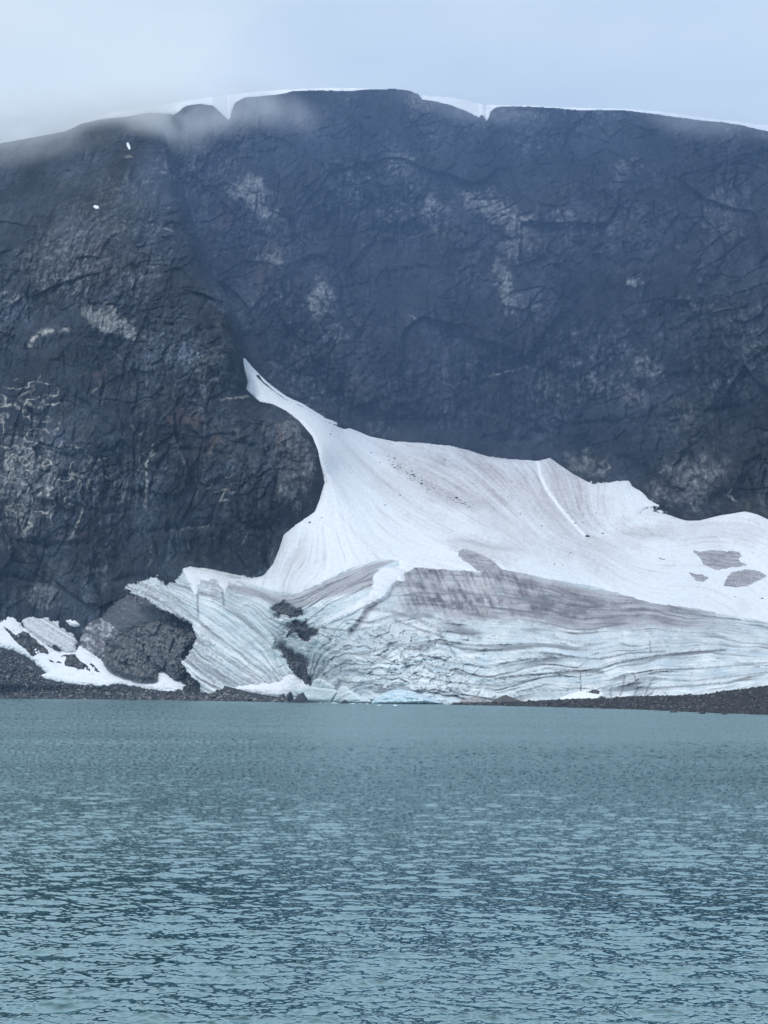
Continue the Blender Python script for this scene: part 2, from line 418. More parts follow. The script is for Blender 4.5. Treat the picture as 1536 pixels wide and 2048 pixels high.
# ------------------------------------------------------------------ far cliff
x, y = grid(250, 1900, 150, 1250, 1.6)
rj = rim(x) + 3.6 * fbm(x / 9, 0 * x, seed=50, o=5, gain=0.75)
over = np.maximum(0, rj - y)
yy = np.maximum(rj, y)
Yc, _, _, fade = rock_ref(x, yy)
V0 = P(x, yy, Yc)
h = rock_relief(V0[..., 0], V0[..., 2], 1.0, seed=0)
h -= ledges(x, y, [([(585,290),(650,340),(720,390),(770,425)],7,9),([(480,700),(560,790),(640,835)],7,8),([(740,800),(790,860)],6,6),([(1100,855),(1200,845),(1330,835),(1450,815),(1536,808)],8,10),([(770,545),(860,535)],5,5),
    ([(880,600),(930,640),(985,700)],8,9),([(1000,480),(960,440),(905,400)],7,7),([(845,200),(850,250),(840,300)],7,9),([(1230,760),(1320,800),(1400,870),(1430,900)],6,6),([(1000,700),(1100,730),(1200,800)],6,5),([(900,870),(1000,885),(1080,880)],8,8),([(560,500),(600,470),(640,500)],5,5),([(470,460),(520,470),(545,480)],4,6),
    ([(700,560),(730,640),(720,720)],6,6),([(975,238),(1040,280),(1100,300)],5,5),([(690,180),(720,260),(700,330)],8,6)], seed=1)
h *= (sstep(0, 60, y - rj) * 0.75 + 0.25) * fade
V = P(x, yy, Yc - h)
V[..., 1] += over * 9.0; V[..., 2] += over * 0.15
cliffY = (250, 150, 1.6, Yc - h)
pale = blobs(x, y, [(500,385,45,28,20,.9),(540,430,40,20,30,.8),(1000,420,75,28,25,.75),(950,400,30,22,0,.75),(1130,430,30,25,0,.6),(1040,480,40,45,50,.6),(1010,570,22,70,-15,.8),(1060,610,30,20,40,.5),(640,600,28,45,0,.9),(670,670,25,25,0,.5),(870,415,30,18,0,.7),(800,320,35,45,0,.5),(780,430,30,15,0,.5),(545,515,28,20,-20,.8),(560,440,20,14,0,.7),(1270,560,16,14,0,.8),
                     (1290,730,40,22,30,.6),(1180,770,40,14,0,.6),(1260,790,25,18,0,.6),(1000,700,120,18,30,.3),(1380,960,90,55,-15,.55),(1170,930,50,26,10,.55),(1340,560,160,120,0,.25),(1250,330,60,18,0,.4),(1450,430,60,80,0,.4),(1480,650,70,80,0,.35),(1100,700,90,30,20,.3),(840,200,30,50,0,.5),(1300,1000,60,20,0,.4),
                     (970,820,40,20,0,.3),(760,860,50,14,30,.35),(560,600,60,30,50,.3),(700,330,40,30,20,.25),(1350,860,70,14,-8,.35)])
brown = blobs(x, y, [(450,432,14,20,20,.9),(525,540,22,45,10,.6),(545,510,30,20,0,.4),(1260,785,22,10,0,.6),(600,560,16,30,0,.3)], seed=3)
vein = lines(x, y, [([(975,752),(1025,742)],1.6,.9),([(885,765),(910,775)],1.4,.7),([(1195,768),(1212,758)],1.6,.8),([(1455,990),(1472,1002)],2.4,1.0),([(1450,990),(1468,975),(1475,968)],1.6,.7),([(1200,950),(1220,935),(1215,925)],1.4,.5),([(820,630),(835,640)],1.4,.4)])
C = rock_colour(x, y, V0[..., 0], V0[..., 2], pale, vein, brown, seed=0, base=(0.034, 0.039, 0.050))
# patches of snow lying in the gullies of the crest are separate objects below
ss = sdf(SNOW_POLY, x, y); sp = sdf(SPUR_POLY, x, y)
keep = ((ss < 10) & (sp < 110))[:-1, :-1] & (y < 1080 + 0 * x)[:-1, :-1]
cliff = mesh_from_grid('cliff', V, keep, M_rock, C, smooth=False)
tag(cliff, 'dark blue grey headwall of rock rising behind the snow and glacier', 'cliff', kind='structure')

# ------------------------------------------------------------------ near spur on the left
x, y = grid(-300, 760, 170, 1330, 1.6)
rj = rim(x) + 1.5 * fbm(x / 9, 0 * x, seed=50, o=4, gain=0.6)
over = np.maximum(0, rj - y)
yy = np.maximum(rj, y)
_, Ys, s, fade = rock_ref(x, yy)
V0 = P(x, yy, Ys)
h = rock_relief(V0[..., 0], V0[..., 2], 0.9, seed=100, dip=-0.3)
h -= ledges(x, y, [([(290,898),(360,898),(430,903),(480,915)],6,7),([(0,1075),(90,1092),(200,1085)],7,8),([(270,1068),(340,1056),(430,1052)],8,8),([(470,1060),(560,1050)],10,9),([(470,885),(520,895)],8,9),([(60,700),(140,672),(220,680),(300,720)],7,6),([(330,560),(380,640),(440,700)],6,6),([(100,760),(160,800),(240,870)],5,5),
    ([(280,610),(300,660),(330,665)],5,6),([(400,960),(470,970),(540,940)],7,6),([(210,900),(240,920),(250,960)],5,6),([(0,1150),(60,1160),(120,1165)],7,6),([(220,1162),(290,1150)],7,6),([(520,830),(535,900),(530,990)],7,7),([(130,1000),(200,1030),(280,1020)],6,6),([(80,580),(200,560),(260,600)],6,4),([(560,880),(600,930),(610,1000)],4,4)], seed=2)
h *= (sstep(0, 60, y - rj) * 0.8 + 0.2) * fade
soft = sstep(650, 330, y + 0.3 * x)                                     # stony slope at the top left is smoother
h = h * (1 - 0.65 * soft) + soft * 1.2 * fbm(V0[..., 0] / 3, V0[..., 2] / 2, seed=130, o=3)
blend = sstep(470, 330, y) * sstep(250, 420, x)
Ys = Ys + np.maximum(0, -s) * (3.5 + 9 * sstep(650, 760, y))
V = P(x, yy, Ys - h)
V[..., 1] += over * 9.0; V[..., 2] += over * 0.15
spurY = (-300, 170, 1.6, Ys - h)
pale = blobs(x, y, [(215,640,60,22,20,1.0),(255,662,40,16,35,.9),(20,600,26,8,0,.9),(60,950,75,100,0,.65),(30,1000,50,110,0,.6),(580,865,30,40,20,.6),(590,940,50,85,0,.5),(430,780,40,30,0,.35),(200,430,150,70,-30,.4),(130,520,120,90,-35,.45),(290,560,50,90,0,.3),(300,800,60,40,20,.3),(420,870,40,50,30,.3),(90,1190,50,22,0,.6),(190,1170,40,50,0,.4),(250,990,70,60,0,.3),(380,950,60,60,0,.28),(120,800,90,60,0,.25),(540,850,40,30,0,.3),(340,330,20,60,0,.3),(430,600,20,70,-15,.4)], seed=5)
brown = blobs(x, y, [(375,840,30,14,20,.8),(420,890,22,30,30,.7),(560,870,8,26,0,.7),(210,755,20,12,20,.6),(150,1080,60,10,0,.4),(230,540,100,60,0,.3),(20,1010,30,10,0,.4)], seed=8)
VL = [([(60,692),(68,672),(95,662),(135,658)],5,1.0),([(0,815),(25,808),(50,820)],3,.8),([(35,795),(60,780),(75,765)],2,.6),([(40,800),(75,815),(100,790)],3,.55),
      ([(0,870),(12,900),(10,940)],2.2,.7),([(20,905),(50,930),(75,920),(90,905)],2.5,.8),([(10,960),(40,965),(75,970),(88,950)],3,.85),([(0,985),(30,983),(60,1000),(90,985),(98,955)],3,.9),([(0,1015),(30,1022),(60,1035)],3,.7),([(25,905),(22,945),(5,980)],2,.8),
      ([(145,985),(160,960),(175,930),(185,912)],2,.6),([(145,1075),(155,1045),(170,1010)],2,.8),([(110,870),(120,845)],2,.7),([(150,890),(155,900)],2,.6),([(180,910),(165,945),(180,965),(165,985)],2,.5),
      ([(305,890),(292,930),(295,960),(290,1010)],2.6,.9),([(285,905),(300,915),(310,905)],1.8,.7),([(385,825),(412,812)],2,.7),([(440,800),(470,795),(495,794)],1.8,.8),([(440,1003),(448,985),(455,975)],1.8,.8),([(445,1000),(460,1000)],1.6,.7),
      ([(480,1095),(490,1080),(495,1065)],1.5,.3),([(340,1060),(390,1055),(430,1050)],2,.35),([(300,1090),(302,1120),(296,1140)],2,.4),([(130,1080),(150,1070)],2,.7),([(365,915),(370,930)],2,.5),([(80,750),(60,790)],1.5,.5),([(225,700),(260,740)],1.5,.3),([(0,895),(30,860)],2,.3),([(60,925),(70,900)],1.5,.5),([(85,950),(95,925)],2,.7),
      ([(240,1005),(250,985),(255,960)],1.6,.4),([(180,790),(200,770)],2,.4),([(110,905),(130,880)],1.5,.4),([(260,850),(280,870),(300,860)],1.5,.35),([(150,760),(175,745)],1.5,.3),([(330,320),(340,360)],1.6,.3),([(325,300),(350,290)],1.4,.4),([(310,340),(345,350)],1.2,.35),([(240,310),(275,316)],1.2,.35),([(230,435),(260,445)],1.2,.4),([(200,470),(245,480)],1.2,.35),([(320,450),(345,465)],1.4,.5)]
vein = lines(x, y, VL, wob=6, seed=4)
# short horizontal ledges of pale stone
lv = sstep(0.55, 0.9, fbm(V0[..., 0] / 9, V0[..., 2] / 1.6, seed=140, o=3, gain=0.55)) * sstep(760, 500, y) * 0.55
vz = blobs(x, y, [(55,940,90,120,0,1.0),(60,800,70,40,0,.8),(180,960,60,80,0,.5),(300,960,40,90,0,.4),(450,980,40,40,0,.5)], seed=31)
vw = np.abs(perlin((x + 14 * fbm(x / 30, y / 30, seed=160, o=3)) / 46, (y + 14 * fbm(x / 30, y / 30, seed=163, o=3)) / 30, seed=166))
vein = np.maximum(vein, sstep(0.05, 0.015, vw) * sstep(0.25, 0.7, vz) * 0.75 * sstep(-0.4, 0.1, fbm(x / 10, y / 10, seed=168, o=3)))
cu = sstep(0.25, 0.65, fbm(x / 3.2, y / 45, seed=170, o=3, gain=0.6)) * sstep(-0.3, 0.2, fbm(x / 22, y / 22, seed=172, o=3)) * blobs(x, y, [(60,1000,90,90,0,1.0),(200,1000,60,50,0,.7),(300,1080,90,70,0,.6),(420,1000,70,60,0,.5),(200,1170,140,40,0,.8),(40,860,50,60,0,.5)], seed=33)
vein = np.maximum(vein, cu * 0.42)
C = rock_colour(x, y, V0[..., 0], V0[..., 2], pale, np.maximum(vein, lv), brown, seed=100, base=(0.036, 0.043, 0.057))
gr = sstep(0.1, 0.7, fbm(V0[..., 0] / 2.0, V0[..., 2] / 2.0, seed=150, o=4, gain=0.7)) * soft
C = mixc(C, (0.16, 0.16, 0.155), gr * 0.5)
keep = ((s > -26) | ((y > 1130) & (x < 420)))[:-1, :-1]
spur = mesh_from_grid('rock_spur', V, keep, M_near, C, smooth=False)
tag(spur, 'dark rounded rock spur filling the left, streaked with pale mineral veins', 'cliff', kind='structure')

# ------------------------------------------------------------------ snow and ice
FL = TPS([(a, b, v) for ln, v in (
    ([(500,750),(600,850),(660,950),(720,1040),(800,1120)],0),([(560,795),(700,920),(850,1040),(1000,1110),(1150,1160)],1),
    ([(690,860),(800,935),(920,1000),(1050,1090),(1200,1150),(1400,1210)],2),([(900,900),(1000,980),(1100,1080),(1250,1150),(1500,1220)],3),
    ([(1075,925),(1110,990),(1175,1070),(1350,1130),(1536,1190)],4),([(650,960),(640,1040),(640,1120),(600,1180)],-.9),([(1200,970),(1230,1060),(1350,1090),(1536,1120)],4.7),([(400,1140),(480,1155)],-2.2),([(1400,1040),(1536,1060)],5.2)) for a, b in ln], inv=False, lam=1e-3)

def snow_surface(x, y):
    s = sdf(SNOW_POLY, x, y)
    s = s + (1 - 0.85 * sstep(860, 800, y)) * np.where(np.abs(s) < 12, 2.6 * fbm(x / 7, y / 7, seed=35, o=4, gain=0.75) + 1.6 * np.minimum(fbm(x / 26, y / 26, seed=36, o=2), 0.2), 0)
    off = np.where(s > 0, 2.6 * (1 - np.exp(-s / 6.0)), np.maximum(s, -12) * 0.8)
    return ICE(x, y) - off, s

x, y = grid(340, 1900, 700, 1300, 1.6)
Ysn, s = snow_surface(x, y)
V0 = P(x, y, Ysn)
phi = FL(x, y)
stk = 0.6 * fbm(phi * 9, x / 300, y / 300, o=4, seed=11, gain=0.6) + 0.5 * fbm(phi * 4 + 0.8 * fbm(x / 60, y / 60, seed=12, o=3), x / 90, y / 90, o=4, seed=13, gain=0.65)
stk2 = fbm(phi * 26 + fbm(x / 40, y / 40, seed=14, o=3), x / 110, y / 110, o=3, seed=15, gain=0.6)
n = fbm(x / 90, y / 60, o=4, seed=19)
n2 = fbm(x / 9, y / 6, o=4, seed=23, gain=0.65)
h = 0.55 * stk + 0.15 * stk2 + 1.1 * n + 0.35 * n2
cup = sstep(1290, 1400, x) * sstep(1110, 1060, y) * sstep(1020, 1050, y)
h += cup * 1.3 * fbm(x / 13, y / 8, o=2, seed=29)
# broad folds of the drift
h += 3.5 * fbm(phi * 1.3, x / 700, y / 700, o=2, seed=31)
dg, tg = pdist([(1075,922),(1080,950),(1092,978),(1115,1010),(1140,1040),(1158,1060),(1168,1070)], x + 1.5 * n2, y)
groove = np.exp(-(dg / 3.2) ** 2)
h -= 1.3 * groove
edge = sstep(0, 14, s)
Ysn = Ysn - h * (0.25 + 0.75 * edge)
V = P(x, y, Ysn)
snowY = (340, 700, 1.6, Ysn)
pink = (blobs(x, y, [(960,960,170,55,18,.75),(1120,1000,90,80,40,.7),(1150,1080,120,40,30,.45),(860,910,90,24,12,.55),(1020,1060,70,30,30,.45),(1440,1060,110,30,0,.35),(600,1140,60,30,-50,.3),(560,1120,18,50,25,.4),(820,1000,120,30,38,.3),(1250,1080,60,20,0,.4),(950,1100,60,12,20,.5),(1070,920,40,12,10,.4),(1300,1060,80,14,10,.45),(980,1090,80,14,15,.5)], seed=9))
dirt = np.clip(pink * 1.5 * (0.35 + 0.45 * sstep(-0.4, 0.5, stk + 0.5 * n2) + 0.35 * stk2), 0, 1)
dirt = np.clip(dirt + 0.75 * sstep(0.15, 0.75, stk * 0.7 + stk2 * 0.6) * sstep(780, 900, y), 0, 1)
C = mixc((0.79, 0.81, 0.845), (0.43, 0.39, 0.39), dirt * 0.9)
C = mixc(C, (0.62, 0.585, 0.59), 0.6 * sstep(0.1, 0.8, n + 0.4 * stk) * sstep(760, 900, y))
ds, ts = pdist([(770,905),(800,935),(850,968),(905,998),(950,1012),(985,1024)], x, y)
grit = sstep(0.05, 0.55, fbm(x / 3.2, y / 2.6, seed=33, o=3, gain=0.7)) * np.exp(-(ds / 11) ** 2) * np.sin(np.pi * np.clip(ts, .08, .92))
C = mixc(C, (0.13, 0.125, 0.13), np.clip(grit * 1.5, 0, 0.85) + 0)
C = mixc(C, (0.40, 0.375, 0.38), np.exp(-(ds / 15) ** 2) * 0.5 * np.sin(np.pi * np.clip(ts, .05, .95)))
for ln, wd, st in (([(1040,950),(1080,1010),(1110,1040),(1170,1100)],3.5,.4),([(620,1050),(600,1100),(560,1150)],9,.25),([(740,880),(850,940),(960,1000),(1080,1080)],5,.3),([(935,900),(990,916),(1050,920)],5,.45),([(650,850),(760,960),(900,1060)],5,.22),([(870,1085),(920,1080),(990,1095),(1060,1100)],5,.45),([(1230,1062),(1290,1070),(1340,1075)],4,.4),([(660,1000),(720,1080),(790,1120)],3,.15)):
    d, t = pdist(ln, x + 4 * n2, y + 4 * n2)
    C = mixc(C, (0.36, 0.34, 0.36), st * np.exp(-(d / wd) ** 2) * np.sin(np.pi * np.clip(t, .05, .95)))
C = C * (1 - 0.13 * np.clip(stk2 + 0.6 * n2 + 0.3, 0, 1))[..., None]
pit = sstep(0.3, 0.65, fbm(x / 3.4, y / 2.2, seed=39, o=3, gain=0.7)) * sstep(-0.3, 0.4, n + 0.6 * stk)
C = mixc(C, (0.42, 0.40, 0.41), pit * 0.35)
gr2 = sstep(0.42, 0.62, fbm(x / 3.0, y / 2.4, seed=37, o=3, gain=0.7)) * sstep(0.1, 0.6, pink)
C = mixc(C, (0.2, 0.19, 0.2), gr2 * 0.6)
d2 = np.exp(-(np.abs(s - 3) / 3.0) ** 2) * (y > 1100) * 0.0
C = mixc(C, (0.90, 0.91, 0.93), np.clip(groove, 0, 1))
keep = ((s > -7))[:-1, :-1]
snow = mesh_from_grid('snowfield', V, keep, M_snow, C)
tag(snow, 'broad dirty white snowfield fanning out below the cliff', 'snowfield', kind='structure')

# ------------------------------------------------------------------ glacier
LAY = TPS([(a, b, v) for ln, v in (
    ([(820,1140),(1000,1145),(1100,1170),(1250,1195),(1380,1225),(1536,1245)],1170),
    ([(760,1220),(900,1222),(1000,1232),(1150,1252),(1300,1240),(1400,1252),(1536,1264)],1240),
    ([(700,1255),(850,1258),(1000,1272),(1150,1290),(1280,1284),(1400,1275),(1536,1290)],1280),
    ([(1000,1328),(1100,1318),(1200,1322),(1300,1305),(1420,1300),(1536,1312)],1323),
    ([(900,1345),(1010,1355),(1100,1338),(1180,1345),(1240,1325),(1400,1318),(1536,1325)],1342),
    ([(860,1370),(1000,1390),(1100,1368),(1250,1352),(1400,1350),(1536,1336)],1362),
    ([(1250,1385),(1380,1375),(1450,1365),(1536,1352)],1385),
    ([(385,1150),(430,1162),(480,1180),(540,1207),(585,1215),(625,1195),(700,1160),(780,1125)],1150),
    ([(375,1165),(430,1182),(500,1212),(560,1265),(585,1315),(600,1360)],1205),
    ([(340,1178),(420,1215),(480,1255),(540,1305),(580,1365)],1240),
    ([(310,1190),(370,1235),(430,1280),(500,1330),(560,1372)],1275),
    ([(300,1205),(385,1275),(440,1318),(520,1368)],1305),
    ([(385,1300),(430,1338),(480,1372)],1340),([(370,1325),(400,1352),(450,1378)],1370),
    ([(640,1235),(700,1200),(790,1165)],1195),([(650,1290),(720,1270),(790,1235)],1250),([(640,1350),(720,1330),(800,1320)],1320),([(700,1400),(800,1395)],1390)) for a, b in ln], inv=False, lam=3e-3)
GL_POLY = [(366,1137),(400,1138),(480,1150),(600,1150),(700,1110),(800,1100),(1000,1110),(1200,1150),(1400,1195),(1536,1225),(1900,1260),(1900,1430),(560,1430),(480,1388),(430,1380),(385,1352),(366,1325),(385,1300),(396,1275),(385,1245),(350,1228),(318,1215),(290,1195),(262,1185),(250,1175),(280,1165),(310,1155),(330,1172),(350,1165),(362,1150)]
x, y = grid(235, 1900, 1090, 1424, 1.15)
s = sdf(GL_POLY, x, y)
Yg = ICE(x, y)
leftside = sstep(420, 370, x)
V0 = P(x, y, Yg)
phi = LAY(x + 5 * fbm(x / 40, y / 25, seed=41, o=3), y + 3 * fbm(x / 40, y / 25, seed=45, o=3)) 
fan = sstep(640, 560, x - 0.2 * (y - 1250))            # ploughed tongue on the left
mess = blobs(x, y, [(760,1320,130,70,0,1.0),(640,1310,60,60,0,1.0),(850,1360,100,40,0,.8)], seed=12)
phi_m = phi + mess * 26 * fbm(x / 55, y / 40, seed=49, o=4, gain=0.55)
al = np.where(fan > 0.5, x / 420, x / 520)
f1 = fbm(phi_m / 15, x / 260, y / 400, o=3, seed=53, gain=0.6)
f2 = fbm(phi_m / 5.5, x / 150, y / 300, o=3, seed=57, gain=0.6)
n = fbm(x / 45, y / 30, o=4, seed=61, gain=0.55)
n2 = fbm(x / 7, y / 5, o=4, seed=65, gain=0.65)
ridg = fbm(phi_m / 11, x / 130, y / 260, o=3, seed=69, gain=0.55, ridged=True)
wcr = fbm((x + 12 * n2) / 46, (y + 9 * n2) / 26, seed=73, o=3, gain=0.6, ridged=True)
crack = sstep(0.72, 0.93, wcr) * (0.25 + 0.75 * mess) * (1 - fan)
# long dark layer lines
thin = sstep(0.76, 0.95, fbm(phi_m / 17, x / 420, y / 700, o=1, seed=77, ridged=True)) * sstep(-0.45, 0.15, fbm(x / 90, phi / 20, seed=81, o=3))
thin2 = sstep(0.80, 0.95, fbm(phi_m / 8, x / 300, y / 500, o=1, seed=85, ridged=True)) * sstep(-0.1, 0.35, fbm(x / 70, phi / 16, seed=89, o=3))
h = (2.2 * f1 + 1.1 * f2 + 2.4 * n + 0.6 * n2) * (1 - 0.2 * fan) + fan * 2.0 * ridg - 0.7 * crack - 1.0 * thin
h += (1 - fan) * mess * (0.9 * terr(fbm(x / 50, y / 30, seed=93, o=2), 3, 0.5) + 0.5 * fbm(x / 16, y / 11, seed=95, o=2, ridged=True))
saw = np.mod(phi_m / 19.0 + 1.9 * fbm(x / 190, phi_m / 38, seed=115, o=3), 1.0)
h += (1 - 0.6 * fan) * 1.7 * (saw - 0.5) * sstep(-0.1, 0.5, fbm(x / 90, y / 26, seed=117, o=3)) * (0.25 + 0.75 * sstep(1250, 1290, phi))
wx_ = x + 10 * fbm(x / 30, y / 30, seed=119, o=3); wy_ = y + 8 * fbm(x / 30, y / 30, seed=121, o=3)
h += (mess * 1.3 + 0.4) * (1 - fan) * facets(wx_ / 30, wy_ / 19, 11, 1.0) + (mess * 0.5 + 0.4) * facets(wx_ / 11, wy_ / 7, 12, 1.1)
# vertical flutes below the firn line on the right
flute = fbm(x / 5.5, y / 130, seed=97, o=3, gain=0.6)
fz = sstep(900, 1000, x) * sstep(1260, 1290, y)
h += fz * 0.5 * flute
zc = lambda a, b, c, d: sstep(a, b, phi) * sstep(d, c, phi)
# crevasse on the snow bridge
dcv, tcv = pdist([(808,1158),(785,1172),(775,1192),(755,1205),(735,1222),(715,1250),(700,1266)], x, y)
cv = np.exp(-(dcv / 6.0) ** 2)
h -= 4.5 * cv
ridge_d, _ = pdist([(806,1146),(770,1200),(715,1236),(690,1262)], x, y)
Yg = Yg + leftside * np.clip(-s, 0, 30) * 0.8 + np.clip(-s - 3, 0, 60) * 0.5 * (x < 560)
hole = blobs(x, y, [(573,1224,30,11,5,1.0),(603,1260,30,9,0,1.0),(590,1320,16,44,-30,1.0)], seed=14)
h -= 5.0 * hole * sstep(-0.6, 0.2, n2 + 0.3)
V = P(x, y, Yg - h)
iceY = (235, 1090, 1.15, Yg - h)
clean = mixc((0.54, 0.62, 0.66), (0.78, 0.81, 0.82), sstep(-0.4, 0.5, n + 0.5 * f1))
C = clean
C = mixc(C, (0.42, 0.58, 0.66), (1 - fan) * sstep(0.1, 0.6, fbm(x / 60, y / 22, seed=101, o=4)) * sstep(1250, 1310, y) * 0.6)
firn = sstep(1150, 1168, phi) * sstep(1262, 1236, phi + 10 * n2 + 14 * n) * sstep(770, 830, x) * sstep(1500, 1330, x + 40 * n)
dst = fbm((x - 0.45 * y) / 10, (y + 0.2 * x) / 46, seed=105, o=4, gain=0.6)
C = mixc(C, mixc((0.50, 0.475, 0.49), (0.12, 0.112, 0.13), sstep(-0.55, 0.5, 1.2 * dst * sstep(1150, 950, x) + 0.6 * f1 + 0.45 * f2 * sstep(900, 1100, x) + 0.3 * n2 + 0.5 * n - 0.08)), firn * (0.35 + 0.65 * sstep(-0.45, 0.0, fbm((x - y) / 60, (y + 0.3 * x) / 22, seed=107, o=4, gain=0.6) + 0.3)) * (0.7 + 0.3 * sstep(-0.5, 0.1, f2 + n)))
wedge = sstep(0, 8, sdf([(575,1190),(610,1180),(650,1160),(720,1130),(765,1119),(800,1120),(760,1140),(745,1180),(700,1190),(650,1202),(600,1222),(560,1215),(500,1195),(440,1172),(460,1163),(520,1177)], x, y))
C = mixc(C, mixc((0.46, 0.43, 0.45), (0.33, 0.31, 0.33), sstep(-0.4, 0.4, f1 + n2 * 0.5)), wedge * 0.85)
left_top = blobs(x, y, [(430,1175,60,12,12,.8),(340,1180,40,12,20,.5),(470,1360,60,14,25,.75),(420,1330,30,20,40,.6),(620,1340,40,40,0,.7),(680,1350,50,30,0,.5),(300,1215,60,26,15,1.0),(280,1185,45,18,10,.95),(345,1240,30,30,40,.8),(395,1290,20,50,30,.8),(540,1350,25,18,30,.6)], seed=16)
C = mixc(C, (0.27, 0.265, 0.28), left_top * sstep(-0.4, 0.3, f2 + n2) * 0.85)
pk = blobs(x, y, [(900,1245,140,12,2,.8),(1050,1268,120,10,4,.6),(780,1250,60,30,25,.5),(1180,1310,180,30,-4,.35),(1150,1380,180,18,0,.5),(1380,1270,140,14,0,.45),(720,1290,70,26,0,.4)], seed=18)
C = mixc(C, (0.40, 0.375, 0.40), pk * 0.6 * sstep(-0.5, 0.4, f2 + n2))
C = mixc(C, (0.17, 0.18, 0.20), thin * 0.8 * (1 - 0.35 * fan))
C = mixc(C, (0.22, 0.23, 0.25), thin2 * 0.65)
C = mixc(C, (0.13, 0.14, 0.155), crack * 0.8)
C = mixc(C, (0.20, 0.205, 0.23), fan * sstep(-0.4, 0.2, -ridg * 1.1 + 0.5 * n2 + 0.5 * n) * 0.85)
C = mixc(C, (0.24, 0.24, 0.27), fz * sstep(0.42, 0.75, flute + 0.5 * n2) * sstep(1330, 1290, y + 30 * n) * 0.6)
fine = fbm(phi_m / 2.6, x / 60, y / 90, seed=113, o=3, gain=0.6)
C = C * (1 + 0.4 * np.clip(fine, -1, 1) + 0.22 * np.clip(f2, -1, 1))[..., None]
spk = sstep(0.45, 0.75, fbm(x / 4, y / 3, seed=109, o=3, gain=0.7))
C = mixc(C, (0.2, 0.2, 0.22), spk * 0.35)
C = mixc(C, (0.16, 0.15, 0.165), cv * 0.8)
C = mixc(C, (0.045, 0.047, 0.052), np.clip(hole * 1.2, 0, 1) * sstep(-0.9, -0.2, n2 + 0.2))
for ln, wd, st in (([(1480,1240),(1380,1228),(1290,1218),(1220,1216),(1150,1195),(1100,1190)],2,.5),
                   ([(1000,1355),(1060,1350),(1140,1343),(1195,1340),(1240,1325),(1310,1312),(1400,1303),(1450,1300)],2.2,.8),
                   ([(1000,1328),(1060,1318),(1130,1315),(1200,1318),(1260,1306),(1330,1303)],1.8,.7),
                   ([(1110,1346),(1160,1344),(1205,1344)],4,.6),([(1161,1345),(1162,1382)],1.6,.8),([(1120,1352),(1118,1350)],3,.6),
                   ([(1250,1350),(1245,1380),(1240,1392)],2,.6),([(1270,1352),(1275,1375),(1268,1392)],2,.6),([(1310,1355),(1295,1375),(1290,1392)],1.8,.6),([(1220,1375),(1222,1395)],2,.6),([(1300,1283),(1301,1305)],1.6,.6),
                   ([(860,1330),(940,1350),(1010,1358)],1.8,.6),([(830,1350),(900,1365),(1000,1372),(1080,1355)],1.8,.5),([(1460,1365),(1380,1372),(1300,1376),(1250,1372)],2,.6),([(1536,1325),(1430,1335),(1350,1340),(1300,1348)],1.8,.5),([(1536,1345),(1450,1355),(1380,1362),(1300,1360)],1.8,.5),
                   ([(790,1240),(850,1262),(880,1270),(910,1310)],2.5,.6),([(720,1215),(780,1222),(840,1240),(870,1255)],4,.5),([(640,1255),(700,1262),(745,1255)],2,.5),([(650,1300),(720,1310),(790,1290),(850,1285)],2,.5),([(700,1340),(760,1352),(800,1348)],2,.5),([(395,1190),(396,1235)],2.5,.6),([(445,1185),(447,1210)],2.5,.6),([(745,1262),(800,1300),(815,1330)],2.5,.45),([(880,1260),(905,1262),(960,1275)],5,.5)):
    d, t = pdist(ln, x + 3 * n2 + 2 * n, y + 3 * n2)
    k = st * np.exp(-(d / wd) ** 2)
    C = mixc(C, (0.12, 0.125, 0.14), np.clip(k * 1.25, 0, 1) * sstep(-0.9, 0.1, n2 + f2))
keep = ((s + 15 * (fbm(x / 12, y / 6, seed=111, o=5, gain=0.72) - 0.15) * sstep(440, 330, x) > -4 - 18 * (x > 400)) & (sdf(SNOW_POLY, x, y) < 6))[:-1, :-1]
glacier = mesh_from_grid('glacier', V, keep, M_ice, C)
tag(glacier, 'pale blue layered glacier front with dirty bands ending in the lake', 'glacier', kind='structure')

# ------------------------------------------------------------------ generic lens on a slope: patches, banks, outcrops
def lens(name, poly, base, mat, thick, slope, colf, relief=None, step=1.2, jag=3.0, seed=0, label=None, cat=None, group=None, kind=None, pad=10, dome=False):
    p = np.array(poly, float)
    x, y = grid(p[:, 0].min() - pad, p[:, 0].max() + pad, p[:, 1].min() - pad, p[:, 1].max() + pad, step)
    s = sdf(poly, x, y) + jag * (1.1 * fbm(x / 11, y / 7, seed=seed + 1, o=5, gain=0.72) + (0.25 if not dome else -0.1))
    Yb = base(x, y)
    if dome:
        k = np.sqrt(np.maximum(0, 1 - (1 - np.clip(s / (thick / slope), 0, 1)) ** 2)) * thick
        off = np.where(s > 0, k, s * slope)
    else:
        off = np.where(s > 0, thick * (1 - np.exp(-s * slope / thick)), s * slope)
    V0 = P(x, y, Yb)
    h = relief(x, y, V0) * sstep(-2, 8, s) if relief else 0
    V = P(x, y, Yb - off - h)
    # origin at the base of the lens
    C = colf(x, y, V0, s)
    o = mesh_from_grid(name, V, (s > -pad * 0.6)[:-1, :-1], mat, C)
    return tag(o, label, cat, group, kind)

def snow_col(x, y, V0, s):
    d = sstep(0.05, 0.6, fbm(x / 25, y / 9, seed=201, o=4, gain=0.65)) * 0.5
    C = mixc((0.83, 0.85, 0.89), (0.56, 0.54, 0.56), d)
    sp = sstep(0.5, 0.7, fbm(x / 3, y / 2.5, seed=205, o=3, gain=0.7))
    return mixc(C, (0.2, 0.2, 0.21), sp * 0.4)
def snow_rel(x, y, V0): return 0.5 * fbm(x / 14, y / 8, seed=211, o=3)

